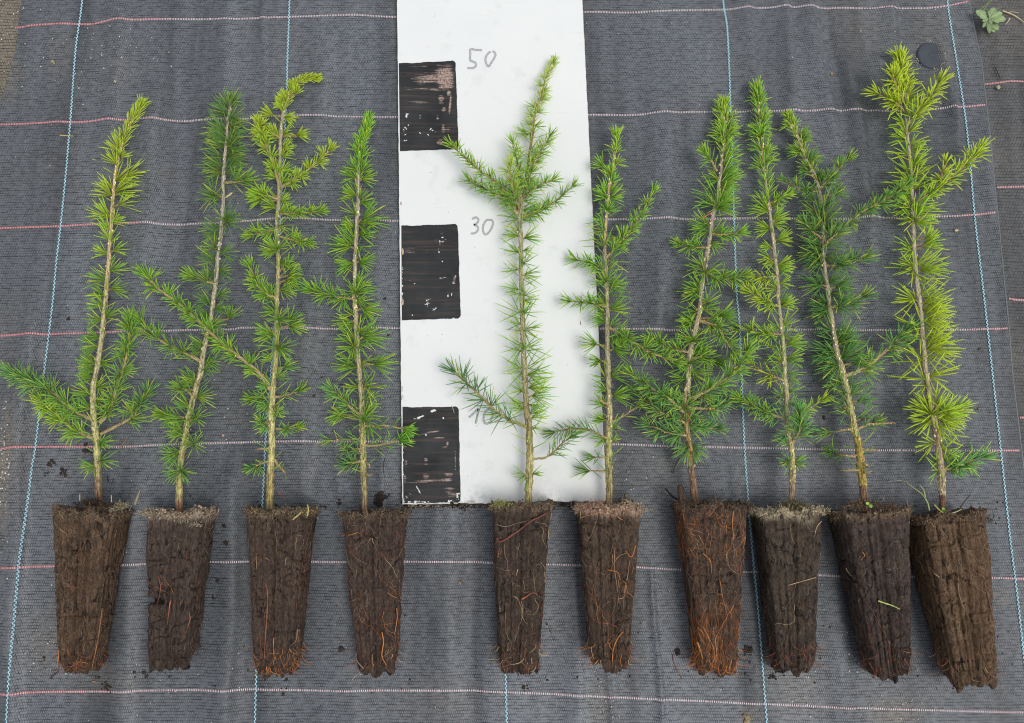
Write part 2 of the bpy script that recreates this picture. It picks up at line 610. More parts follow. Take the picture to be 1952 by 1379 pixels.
def gz(x, y):
    """height of the fabric (metres) at world x, y"""
    x = np.asarray(x, float); y = np.asarray(y, float)
    z = 0.0011 * fbm(np.stack([x * 16, y * 2.6, x * 0 + .5], -1), 3, 3)
    z = z + 0.0005 * fbm(np.stack([x * 55, y * 7, x * 0 + 2.5], -1), 2, 9)
    for q, h, w in FOLDQ:
        w_ = w * .001
        fx = np.interp(y, q[:, 1], q[:, 0])
        fx = fx + .002 * np.sin(y * 31 + h * 9)
        end = np.clip((y - q[0, 1] + .05) / .06, 0, 1) * np.clip((q[-1, 1] + .05 - y) / .06, 0, 1)
        d = (x - fx) / w_
        s = np.where(d < 0, np.exp(-(d / 1.5) ** 2), np.exp(-(d / .8) ** 2))     # steeper on the lee side
        z = z + h * .001 * s * end * end * (3 - 2 * end)
    return z


def G(x, y, up=0.0):
    """point on the fabric seen at photo x, y"""
    z = 0.0
    for _ in range(2):
        p = P(x, y, z)
        z = float(gz(p[0], p[1])) + up
    p = P(x, y, z)
    return p


def stain(wx, wy, spots):
    s = wx * 0
    for (px, py, rx, ry, k) in spots:
        c = P(px, py)
        m = .83 / FPX
        d = ((wx - c[0]) / (rx * m)) ** 2 + ((wy - c[1]) / (ry * m)) ** 2
        s = np.maximum(s, k * np.exp(-d))
    return s


SPOTS = [(8, 900, 22, 120, .95), (16, 820, 12, 60, .7), (90, 1235, 45, 60, .40), (200, 1300, 90, 30, .25), (1705, 1362, 45, 28, .75), (1140, 1345, 22, 45, .45),
         (1520, 1310, 40, 60, .35), (1425, 1365, 16, 14, .6), (1640, 60, 70, 80, .28), (1773, 60, 60, 90, .28), (110, 110, 30, 60, .25),
         (220, 130, 60, 80, .15), (850, 1340, 90, 40, .22), (10, 150, 30, 50, .6), (1260, 900, 60, 50, .22), (450, 800, 30, 30, .15),
         (1800, 110, 34, 60, .30), (315, 330, 14, 14, .3), (1175, 960, 50, 12, .4), (12, 640, 40, 80, .2), (1912, 1140, 14, 18, .5)]


def sheet(name, y0, y1, x0f, x1f, nx, ny, mat, zoff, spots):
    ys = np.linspace(y0, y1, ny)
    s = np.linspace(0, 1, nx)
    X = x0f(ys)[:, None] * (1 - s)[None] + x1f(ys)[:, None] * s[None]
    Y = np.repeat(ys[:, None], nx, 1)
    Z = gz(X, Y) + zoff
    v = np.stack([X, Y, Z], -1).reshape(-1, 3)
    i = np.arange(nx - 1); j = np.arange(ny - 1)
    a = (j[:, None] * nx + i[None]).ravel()
    f = np.stack([a, a + 1, a + nx + 1, a + nx], -1)
    c = np.zeros((len(v), 3)); c[:, 0] = stain(v[:, 0], v[:, 1], spots)
    me = make_mesh(name, v, f, mat, c)
    o = link(name, me)
    return setp(o, kind='structure')


Y0, Y1 = P(976, 1700)[1], P(976, -320)[1]
main = sheet('ground_cover_fabric', Y0, Y1, left_x, seam_x, 560, 420, M_FAB, 0.0, SPOTS)
under_r = sheet('overlapped_fabric', Y0, Y1, lambda y: seam_x(y) - .03, lambda y: seam_x(y) + .42, 120, 260, M_FAB2, -0.0016,
                [(1930, 40, 60, 60, .3), (1900, 300, 50, 50, .2), (1940, 700, 30, 60, .25)])
under_l = sheet('dusty_brown_fabric', Y0, Y1, lambda y: left_x(y) - .40, lambda y: left_x(y) + .03, 100, 200, M_FABB, -0.0016,
                [(5, 60, 40, 120, .8), (-60, 400, 100, 600, .4)])
# bare earth the sheets lie on
gx = np.linspace(-3, 3, 40); gy = np.linspace(-3, 3, 40)
ev = np.stack(np.meshgrid(gx, gy), -1).reshape(-1, 2)
ev = np.column_stack([ev, -0.02 + .004 * fbm(np.column_stack([ev * 3, ev[:, 0] * 0]), 3, 4)])
a = (np.arange(39)[:, None] * 40 + np.arange(39)[None]).ravel()
earth = link('bare_earth', make_mesh('bare_earth', ev, np.stack([a, a + 1, a + 41, a + 40], -1), M_SOIL, np.tile((.09, .07, .055), (len(ev), 1))))
setp(earth, kind='structure')

# folded hem along the seam
sp = Soup()
hem = [(1849, -40)] + SEAM[2:10] + [(1966, 1020)]
hp = smooth_path([(*P(x, y)[:2],) for x, y in hem], 14)
path = np.array([(q[0] - .0004, q[1], float(gz(q[0], q[1])) - .0002) for q in hp])
sp.tube(path, .0009 * (1 + .3 * noise3(path * 90, 4)), (.14, .145, .155), 6, flat=.6)
sp.build('hem', M_THREAD, main)

# woven marker threads -------------------------------------------------
LINES = [
    [(30, 53), (70, 48), (150, 47), (180, 46), (235, 38), (340, 37), (440, 36), (520, 33), (665, 29), (757, 33), (930, 27), (1110, 23), (1200, 24), (1280, 20), (1380, 19), (1470, 15), (1600, 16), (1700, 16), (1780, 14), (1849, 2)],
    [(-60, 238), (0, 237), (130, 234), (220, 230), (300, 229), (400, 228), (470, 226), (520, 221), (560, 220), (665, 223), (760, 224), (940, 222), (1122, 219), (1200, 218), (1320, 214), (1410, 214), (1470, 212), (1600, 212), (1650, 213), (1720, 211), (1800, 206), (1879, 200)],
    [(-60, 437), (0, 435), (110, 432), (200, 427), (300, 427), (420, 425), (480, 420), (540, 415), (590, 417), (640, 420), (763, 422), (950, 421), (1175, 418), (1320, 418), (1450, 416), (1600, 418), (1665, 416), (1780, 413), (1850, 410), (1898, 407)],
    [(-60, 643), (0, 640), (87, 637), (203, 634), (370, 629), (442, 628), (467, 625), (587, 627), (764, 626), (960, 626), (1185, 627), (1281, 630), (1400, 629), (1559, 629), (1683, 631), (1800, 629), (1921, 627)],
    [(-60, 859), (0, 856), (65, 852), (225, 852), (312, 848), (450, 844), (536, 842), (637, 842), (767, 842), (960, 843), (1169, 847), (1281, 851), (1334, 852), (1480, 855), (1559, 857), (1697, 859), (1947, 859)],
    [(-60, 1086), (0, 1083), (90, 1080), (240, 1077), (330, 1073), (430, 1071), (652, 1071), (774, 1071), (850, 1071), (937, 1073), (1044, 1076), (1107, 1078), (1225, 1082), (1291, 1086), (1419, 1090), (1561, 1096), (1605, 1098), (1750, 1100), (1893, 1102), (1960, 1104)],
    [(-60, 1324), (0, 1322), (100, 1319), (200, 1318), (300, 1316), (450, 1315), (638, 1316), (850, 1317), (999, 1321), (1162, 1329), (1300, 1335), (1448, 1342), (1600, 1348), (1734, 1353), (1952, 1358), (1995, 1360)],
]
LINES_R = [[(1877, 160), (1905, 157), (1935, 154), (2000, 158)], [(1901, 357), (1930, 356), (2000, 354)], [(1922, 570), (1952, 572), (2010, 573)], [(1946, 796), (1990, 795)], [(1851, -60), (1950, -62), (2010, -60)]]


def dash_line(pts, parent, zoff, reddish, lim):
    wp = np.array([P(x, y)[:2] for x, y in pts])
    q = smooth_path(wp, 16)
    L = np.concatenate([[0], np.cumsum(np.linalg.norm(np.diff(q, axis=0), axis=1))])
    step = .00185
    n = int(L[-1] / step)
    vs, fs, cs = [], [], []
    hl0 = .00115
    Sx = np.interp(np.arange(n + 1) * step, L, q[:, 0]); Sy = np.interp(np.arange(n + 1) * step, L, q[:, 1])
    NZ = .18 * noise3(np.column_stack([Sx * 40, Sy * 9, Sx * 0 + 1.5]), 8)
    for k in range(n):
        for sub in (0, 1):
            s = (k + .5 * sub) * step + random.uniform(-.00012, .00012)
            x = np.interp(s, L, q[:, 0]); y = np.interp(s, L, q[:, 1])
            red = reddish(x) + NZ[k]
            if sub == 1 and red < .35:
                continue
            w = step * (random.uniform(.20, .30) if sub == 0 else .24)
            hl = hl0 * random.uniform(.82, 1.05)
            if sub == 0:
                pk = min(1, max(0, red * .75 + .14 + random.uniform(-.1, .2)))
                c = np.array((.70, .62, .64)) * (1 - pk) + np.array((.64, .30, .31)) * pk
            else:
                c = np.array((.38, .12, .13)) * random.uniform(.7, 1.1)
            b = len(vs)
            sk = random.uniform(-.0001, .0001)
            for yy, zz in ((-hl, -.0003), (-hl * .55, .00025), (hl * .55, .00025), (hl, -.0003)):
                for xx in (-w, w):
                    vs.append((x + xx + sk * yy / hl, y + yy, zz)); cs.append(c)
            for r in range(3):
                fs.append((b + 2 * r, b + 2 * r + 1, b + 2 * r + 3, b + 2 * r + 2))
    v = np.array(vs)
    v[:, 2] += gz(v[:, 0], v[:, 1]) + zoff
    me = make_mesh('marker_thread', v, fs, M_THREAD, np.array(cs), smooth=False)
    return setp(link('marker_thread', me, parent), kind='stuff')


for i, ln in enumerate(LINES):
    dash_line(ln, main, .00035, lambda x: max(0, (-.36 - x) / .12) * .8 + max(0, (x - .47) / .08) * .8, None)
for ln in LINES_R:
    dash_line(ln, under_r, -.0012, lambda x: .75, None)

BLUES = [
    [(166, -120), (158, 0), (145, 100), (135, 240), (117, 430), (102, 550), (85, 690), (65, 854), (58, 900), (43, 1067), (33, 1195), (21, 1379), (14, 1480)],
    [(553, -120), (552, 0), (548, 110), (547, 162), (543, 246), (540, 296), (533, 450), (525, 600), (519, 680), (508, 819), (504, 900), (501, 959), (494, 1130), (487, 1303), (485, 1379), (482, 1480)],
    [(962, 940), (962, 1100), (963, 1200), (964, 1285), (966, 1379), (969, 1480)],
    [(1376, -120), (1378, 0), (1386, 60), (1392, 200), (1400, 450), (1404, 560), (1410, 627), (1417, 808), (1422, 900), (1433, 1039), (1445, 1178), (1455, 1300), (1462, 1379), (1470, 1480)],
    [(1796, -120), (1806, 0), (1825, 125), (1843, 250), (1856, 400), (1870, 525), (1888, 690), (1911, 900), (1925, 1032), (1937, 1126), (1952, 1261), (1966, 1379), (1978, 1480)],
]
for ln in BLUES:
    q = smooth_path(np.array([P(x, y)[:2] for x, y in ln]), 20)
    L = np.concatenate([[0], np.cumsum(np.linalg.norm(np.diff(q, axis=0), axis=1))])
    S = np.arange(0, L[-1], .00055)
    x = np.interp(S, L, q[:, 0]); y = np.interp(S, L, q[:, 1])
    tri = np.clip(2.2 * np.sin(S * 2 * np.pi / .0043 + .6 * np.sin(S * 70)), -1, 1)
    x = x + .00062 * tri
    z = gz(x, y) + .0006 + .0002 * np.abs(tri)
    col = np.array((.40, .68, .78))[None] * (1 + .16 * noise3(np.column_stack([x * 60, y * 400, x * 0]), 2))[:, None]
    edge = (1 - np.abs(tri))[:, None]
    col = col * (1 - .45 * edge) + np.array((.05, .22, .34)) * .45 * edge
    pale = np.clip(noise3(np.column_stack([x * 0, y * 9, x * 0 + 4]), 6), 0, 1)[:, None] * .5
    col = col * (1 - pale) + np.array((.62, .76, .82)) * pale
    s = Soup()
    s.tube(np.column_stack([x, y, z]), .00062, col, 5, flat=.5)
    s.build('blue_thread', M_THREAD, main)

# ------------------------------------------------------------------ measuring board
BT = .008
board = empty('measuring_board', P(960, 960, 0))
setp(board, 'long white painted board with three black squares and the numbers 50, 30 and 10', 'measuring board')


def bx_left(y): return 757 + 10 * y / 962.0
def bx_right(y): return 1110 + 46 * y / 955.0


nx, ny = 60, 150
ys = np.linspace(-330, 962, ny)
V, F, C = [], [], []
for j, y in enumerate(ys):
    for i in range(nx):
        t = i / (nx - 1)
        x = bx_left(y) * (1 - t) + bx_right(y) * t
        yy = y - (7 * t * (y / 962.0) if y > 0 else 0)
        if i in (0, nx - 1): x += .7 * float(noise3(np.array([[y * .11, i, 0.5]]), 3)[0])
        if j == ny - 1: yy += 1.6 * float(noise3(np.array([[x * .12, 7, 0.5]]), 3)[0])
        p = P(x, yy, BT)
        V.append(p)
        d = 962 - yy
        C.append((min(1, .75 * math.exp(-d / 8.0) + .30 * math.exp(-d / 40.0) * (.5 + .5 * math.sin(x * .05))), 0, 0))
for j in range(ny - 1):
    for i in range(nx - 1):
        a = j * nx + i
        F.append((a + nx, a + nx + 1, a + 1, a))
me = make_mesh('face', V, F, M_BOARD, np.array(C))
link('painted_face', me, board)
# edges and core of the board: worn wood fibre showing at the sides
per = [j * nx for j in range(ny)] + [(ny - 1) * nx + i for i in range(1, nx)] + [j * nx + nx - 1 for j in range(ny - 2, -1, -1)] + [i for i in range(nx - 2, 0, -1)]
pv = np.array([V[k] for k in per])
cen = pv.mean(0)
out = []
m = len(per)
lv = []
for lev, (dz, gr) in enumerate(((-.0001, .0), (-.0012, .0005), (-BT * .6, .0006), (-BT + .0008, .0003))):
    w = pv.copy(); w[:, 2] = BT + dz
    nrm = np.zeros_like(pv)
    tg = np.roll(pv, -1, 0) - np.roll(pv, 1, 0)
    nrm[:, 0] = -tg[:, 1]; nrm[:, 1] = tg[:, 0]
    nrm /= np.linalg.norm(nrm, axis=1)[:, None] + 1e-9
    if ((pv - cen) * nrm).sum() < 0: nrm = -nrm
    w += nrm * (gr + .0004 * noise3(pv * 300 + lev, 6)[:, None] * (1 if lev else 0))
    lv.append(w)
ev = np.vstack(lv)
ef = [(l * m + i, l * m + (i + 1) % m, (l + 1) * m + (i + 1) % m, (l + 1) * m + i) for l in range(3) for i in range(m)]
ef.append(tuple(3 * m + i for i in range(m)))
ec = np.tile(np.array((.30, .22, .16)), (len(ev), 1)) * (1 + .5 * noise3(ev * 400, 5))[:, None]
ec[:m] = (.62, .58, .52)
link('edge', make_mesh('edge', ev, ef, M_WOOD, ec), board)

# black squares: painted film with hand-drawn outline
def gauss(x, y, cx, cy, rx, ry, ang=0.0):
    c, s = math.cos(ang), math.sin(ang)
    u = (x - cx) * c + (y - cy) * s
    v = -(x - cx) * s + (y - cy) * c
    return np.exp(-(np.abs(u / rx) ** 3 + np.abs(v / ry) ** 3))


SQ = [
    dict(q=[(760.2, 121.5), (868.5, 115.5), (874, 284.5), (762.5, 288.5)],
         R=[(848, 148, 19, 26, -.12, 1.0), (815, 150, 32, 13, -.1, .74), (795, 128, 24, 4, -.05, .45), (800, 140, 30, 2.2, -.05, .5), (796, 169, 36, 3, .02, .62), (828, 171, 16, 4, .1, .7), (802, 196, 26, 3.0, 0, .62),
            (841, 190, 6, 10, 0, .8), (846, 209, 4, 5, .6, .9), (855.5, 178, 4, 6, 0, 1.0), (858, 200, 2.4, 22, .1, .95), (834, 225, 3, 8, 0, .75), (845, 245, 4, 9, 0, .75), (852, 246, 10, 5, 0, .5), (840, 272, 8, 7, 0, .75), (801, 222, 2.5, 6, 0, .6)],
         B=[(775, 222, 4, 12, 0, .72), (773, 245, 9, 20, 0, .60), (769, 252, 5, 10, 0, .65), (773, 266, 5, 8, 0, .66), (822, 249, 6, 5, .3, .82), (830, 250, 2, 6, .3, .8), (816, 257, 7, 1.3, 1.0, .95), (801, 254, 4, 1.1, .6, .95)]),
    dict(q=[(765, 431), (873, 427), (878.5, 607), (766, 611)],
         R=[(780, 478, 18, 7, .0, .55), (808, 465, 16, 1.5, -.08, .6), (866, 535, 3, 9, .1, .7), (812, 478, 8, 8, 0, .42)],
         B=[(844, 451, 4, 6, 0, .70), (836, 478, 3, 7, 0, .66), (840, 455, 16, 16, 0, .55), (843, 499, 3, 3, 0, .8), (845, 530, 12, 1.6, -.15, .85), (868, 527, 2, 5, 0, .85), (864, 540, 2, 3, 0, .9), (783, 536, 4, 2, .4, .85), (790, 541, 3, 2, 0, .8), (854, 564, 1.4, 3, 0, .95), (861, 562, 1.4, 3, 0, .95), (864, 608, 5, 4, 0, .95), (815, 578, 8, 12, .4, .66), (786, 601, 2, 2, 0, .95), (767, 540, 2, 60, 0, .62), (830, 590, 10, 5, 0, .62)]),
    dict(q=[(767.3, 776.5), (873.8, 775.2), (878.2, 958), (769, 959.5)],
         R=[(826, 823, 26, 2.4, -.2, .75), (838, 835, 14, 2, -.1, .6), (853, 846, 2.6, 6, 0, .85), (847, 853, 8, 2.4, -.2, .75), (812, 880, 4, 9, 0, .70), (774, 882, 3, 10, 0, .55), (772, 912, 4, 12, 0, .62), (816, 918, 50, 4, -.05, .60), (852, 915, 14, 4, -.1, .82), (856, 905, 10, 5, 0, .75), (868, 880, 1.4, 24, 0, .7), (856, 932, 12, 8, 0, .62), (812, 912, 8, 12, 0, .55), (862, 944, 14, 6, 0, .60)],
         B=[(800.5, 796, 13, 2.8, -.28, 1.0), (825, 783.5, 7, 3, -.25, 1.0), (797, 933, 13, 1.6, 1.05, 1.0), (812, 829, 2, 2, 0, .95), (845, 797, 2, 3, 0, .85), (845, 900, 2, 2, 0, .9), (873, 945, 5, 14, 0, .74), (860, 956, 18, 4, 0, .72), (800, 957.5, 34, 3.2, 0, .80), (770, 955, 4, 8, 0, .75), (768.5, 870, 1.8, 90, 0, .68), (780, 947, 12, 8, 0, .58)]),
]
for sq in SQ:
    (x0, y0), (x1, y1), (x2, y2), (x3, y3) = sq['q']
    nu, nv = 110, 150
    v, u = [g_.ravel() for g_ in np.meshgrid(np.linspace(0, 1, nv), np.linspace(0, 1, nu), indexing='ij')]
    x = (x0 * (1 - u) + x1 * u) * (1 - v) + (x3 * (1 - u) + x2 * u) * v
    y = (y0 * (1 - u) + y1 * u) * (1 - v) + (y3 * (1 - u) + y2 * u) * v

    def n1(val, k_, sc): return noise3(np.column_stack([val * sc, val * 0 + k_, val * 0 + .5]), 2)
    # wavy hand painted outline, rounded outer corners
    x = x + u ** 6 * (1.6 * n1(y, 1.5, .06) + .5 * n1(y, 1.5, .3) - 5 * (np.maximum(0, np.abs(2 * v - 1) - .93) / .07) ** 2)
    y = y + (1 - v) ** 8 * (1.6 * n1(x, 3.5, .07) + .5 * n1(x, 3.5, .4)) + v ** 8 * (1.6 * n1(x, 5.5, .07) + .5 * n1(x, 5.5, .4))
    px = np.column_stack([x, y])
    vs = [P(a_, b_, BT + .00022) for a_, b_ in px]
    px = np.array(px)
    wr = np.zeros(len(px)); wb_ = np.zeros(len(px))
    for (cx, cy, rx, ry, an, k) in sq['R']: wr = np.maximum(wr, k * gauss(px[:, 0], px[:, 1], cx, cy, rx, ry, an))
    for (cx, cy, rx, ry, an, k) in sq['B']: wb_ = np.maximum(wb_, k * gauss(px[:, 0], px[:, 1], cx, cy, rx, ry, an))
    cc = np.column_stack([wr, np.full(len(px), .8), wb_])
    a = (np.arange(nv - 1)[:, None] * nu + np.arange(nu - 1)[None]).ravel()
    f = np.stack([a + nu, a + nu + 1, a + 1, a], -1)
    link('black_square', make_mesh('black_square', vs, f, M_BLACK, cc), board)

# handwritten numbers
NUMS = [
    ('number 50 in grey marker', [[(919, 96), (908, 95.5), (897, 94.5), (896.5, 104), (896.3, 115), (901, 117.5), (906.5, 120.5), (907, 126), (901, 130), (890.5, 130)],
                                  [(935, 98.5), (929, 104), (925.5, 112), (926.5, 120), (931, 127), (936.5, 120), (942, 111), (944.5, 105), (942.5, 100), (938.5, 98)]]),
    ('number 30 in grey marker', [[(900, 418.5), (904, 415.5), (908.5, 415), (912, 419), (910, 425), (903, 429)], [(903, 429), (909, 431), (911.5, 436), (909, 442), (904, 445), (897.5, 445.5)],
                                  [(933.5, 419.5), (927.6, 420), (922.5, 427), (920.5, 435), (921.5, 443), (925.5, 447.5), (932, 443), (937.5, 434), (939.8, 426), (938, 420.5), (933.5, 419.5)]]),
    ('number 10 in grey marker', [[(893.5, 796.5), (903, 788), (912, 779)], [(912, 779), (909.5, 794), (907, 808)],
                                  [(931, 779), (925, 786), (922, 796), (922, 803), (926, 808), (932.5, 806), (937, 799), (939, 790), (937, 782), (931, 779)]]),
]
for lab, strokes in NUMS:
    vs, fs, cs = [], [], []
    for st in strokes:
        q = smooth_path(np.array(st, float), 7)
        tg = np.gradient(q, axis=0); tg /= np.linalg.norm(tg, axis=1)[:, None]
        nn = np.column_stack([-tg[:, 1], tg[:, 0]])
        b = len(vs)
        for k in range(len(q)):
            w = 2.0 * (1 + .15 * math.sin(k * 1.3)) * (.75 if k in (0, len(q) - 1) else 1)
            for sgn in (-1, 0, 1):
                vs.append(P(*(q[k] + nn[k] * w * sgn), BT + .00018))
                cs.append((.36, .355, .37) if sgn else (.44, .435, .45))
            if k:
                for e in (0, 1):
                    a0 = b + 3 * (k - 1) + e
                    fs.append((a0, a0 + 1, a0 + 4, a0 + 3))
    o = link('handwritten_number', make_mesh('handwritten_number', vs, fs, M_PENCIL, np.array(cs), smooth=False), board)
    o['label'] = lab
# splinters of bare fibre along the left edge
for (x, y, r) in ((767.5, 480, 3.4), (767.5, 577, 3.2), (767, 759, 2.6), (767, 742, 2.2), (764.5, 388, 1.8)):
    s = Soup()
    v, f = lump(P(x, y, BT), r * .00060, int(y), sq=(.7, 2.0, .5))
    s.raw(v, f, (.52, .34, .22) if y < 600 else (.55, .52, .48))
    s.build('splinter', M_WOOD, board)

# ------------------------------------------------------------------ seedlings
YG = (.44, .50, .035); LG = (.235, .40, .045); MG = (.125, .27, .042); DG = (.092, .205, .058); BG = (.105, .245, .085)


class Needles:
    """many curved tapering needles in one mesh"""
    def __init__(s): s.items = []

    def add(s, base, d, length, bend, col, w=.00060):
        s.items.append((base, d, length, bend, col, w))

    def build(s, name, parent, kind=None):
        n = len(s.items)
        if not n: return None
        B = np.array([i[0] for i in s.items]); D = np.array([i[1] for i in s.items], float)
        D /= np.linalg.norm(D, axis=1)[:, None]
        Ln = np.array([i[2] for i in s.items])[:, None]
        Bd = np.array([i[3] for i in s.items], float)
        Cc = np.array([i[4] for i in s.items], float) * np.array((3.0, 2.55, 2.1))
        Cc[:, 1] = np.minimum(Cc[:, 1], .94)
        Cc[:, 0] = np.minimum(Cc[:, 0], Cc[:, 1] * .84)
        W = np.array([i[5] for i in s.items])[:, None]
        up = np.tile((0., 0., 1.), (n, 1))
        up[np.abs(D[:, 2]) > .93] = (0, 1., 0)
        side = np.cross(D, up); side /= np.linalg.norm(side, axis=1)[:, None]
        top = np.cross(side, D)
        prof = [(0, .55), (.25, 1.0), (.6, .95), (.86, .62)]
        vs, cs = [], []
        floor = None
        for t, w in prof:
            c = B + D * Ln * t + Bd * Ln * (t ** 2)
            for k in range(3):
                a = k * 2 * math.pi / 3 + math.pi / 6
                vs.append(c + (side * math.cos(a) * w + top * math.sin(a) * w * .6) * W)
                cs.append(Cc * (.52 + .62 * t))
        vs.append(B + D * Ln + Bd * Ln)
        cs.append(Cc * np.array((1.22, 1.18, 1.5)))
        v = np.stack(vs, 1)          # n x 13 x 3
        c = np.stack(cs, 1)
        # nothing sinks into the ground
        g = gz(v[..., 0], v[..., 1]) + .0006
        onb = (v[..., 0] > P(765, 600)[0]) & (v[..., 0] < P(1140, 600)[0]) & (v[..., 1] > P(960, 960)[1])
        g = np.where(onb, BT + .0007, g)
        v[..., 2] = np.maximum(v[..., 2], g)
        f3 = []
        for r in range(3):
            for k in range(3):
                k2 = (k + 1) % 3
                f3 += [(3 * r + k, 3 * r + k2, 3 * r + 3 + k2), (3 * r + k, 3 * r + 3 + k2, 3 * r + 3 + k)]
        for k in range(3): f3.append((9 + k, 9 + (k + 1) % 3, 12))
        f3 = np.array(f3)
        F = (np.arange(n)[:, None, None] * 13 + f3[None]).reshape(-1, 3)
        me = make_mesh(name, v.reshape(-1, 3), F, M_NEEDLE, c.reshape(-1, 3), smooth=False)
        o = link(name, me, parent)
        if kind: o['kind'] = kind
        return o


def lerp(a, b, t): return np.array(a) * (1 - t) + np.array(b) * t


def jit(c, k=.16):
    c = np.array(c, float) * (1 + random.uniform(-k, k))
    s = random.uniform(-.12, .12)
    c[0] *= 1 + s; c[2] *= 1 - s
    return np.clip(c, 0.005, .9)


def unit(v): return v / (np.linalg.norm(v) + 1e-12)


def frame(d):
    ref = np.array((0, 0, 1.)) if abs(d[2]) < .9 else np.array((0, 1., 0))
    a = unit(np.cross(d, ref)); return a, np.cross(a, d)


NF = 1.0


def tuft(parent, p, ang, L, n, col, kind='side', spread=None, w=.00060, sparse=False, elev=None):
    """a short shoot: a brush of needles fanning round one axis"""
    m = mpp(p)
    nd = Needles()
    if kind == 'rose':
        ax = np.array((math.cos(R(ang)) * .30, math.sin(R(ang)) * .30, .85)); half = spread or 82
    else:
        el = R(random.uniform(4, 30) if elev is None else elev)
        ax = np.array((math.cos(R(ang)) * math.cos(el), math.sin(R(ang)) * math.cos(el), math.sin(el))); half = spread or 50
    ax = unit(ax)
    a, b = frame(ax)
    n = max(5, int(n * NF))
    g0 = random.uniform(0, 6.28)
    for k in range(n):
        r = R(half) * math.sqrt((k + .6) / n) * random.uniform(.82, 1.12)
        ph = g0 + k * 2.39996 + random.uniform(-.3, .3)
        d = ax * math.cos(r) + (a * math.cos(ph) + b * math.sin(ph)) * math.sin(r)
        if d[2] < -.35: d[2] *= -.4
        ln = L * m * random.uniform(.72, 1.10) * (1.0 if kind != 'rose' else 1.0)
        # soft needles sag and sweep outwards
        bend = (a * random.uniform(-.10, .10) + b * random.uniform(-.10, .10)) + np.array((0, 0, -.10 * abs(d[0])))
        c = jit(col)
        if random.random() < .012: c = np.array((.13, .10, .05)) * random.uniform(.7, 1.1)
        elif random.random() < .22: c = lerp(c, (.36, .42, .06), random.uniform(.25, .7))
        nd.add(p + d * .0004 + np.array([random.uniform(-.0007, .0007) for _ in range(3)]), d, ln, bend, c, w * random.uniform(.85, 1.15))
    o = nd.build('needle_tuft', parent)
    # the brown bud the needles spring from
    return o


def path_at(q, t):
    k = t * (len(q) - 1); i = int(min(len(q) - 2, max(0, math.floor(k)))); f = k - i
    return q[i] * (1 - f) + q[i + 1] * f, unit(q[i + 1] - q[i])


def shoot_needles(nd, q, L, col0, col1, t0=0.0, t1=1.0, step=2.3, ang=52, w=.00060, curve=.18):
    """single needles set spirally along a long shoot"""
    seg = np.linalg.norm(np.diff(q, axis=0), axis=1)
    tot = seg.sum(); m = mpp(q[len(q) // 2])
    n = max(3, int(tot * (t1 - t0) / (step * m)))
    g = random.uniform(0, 6.28)
    for k in range(n):
        t = t0 + (t1 - t0) * (k + random.uniform(0, .9)) / n
        p, tg = path_at(q, t)
        a, b = frame(tg)
        ph = g + k * 2.39996 + random.uniform(-.35, .35)
        an = R(ang * random.uniform(.75, 1.2) * (1 - .35 * max(0, t - .8) / .2))
        o = a * math.cos(ph) + b * math.sin(ph)
        if o[2] < -.3: o[2] = -o[2] * .3
        d = unit(tg * math.cos(an) + unit(o) * math.sin(an))
        ln = L * m * random.uniform(.65, 1.12) * (1 - .25 * t)
        c = jit(lerp(col0, col1, t))
        if random.random() < .010: c = np.array((.13, .10, .05))
        elif random.random() < .15: c = lerp(c, (.36, .42, .06), random.uniform(.2, .6))
        bend = tg * random.uniform(.2, 1) * curve + np.array((0, 0, -.05))
        nd.add(p + o * .0008, d, ln, bend, c, w * random.uniform(.85, 1.15))


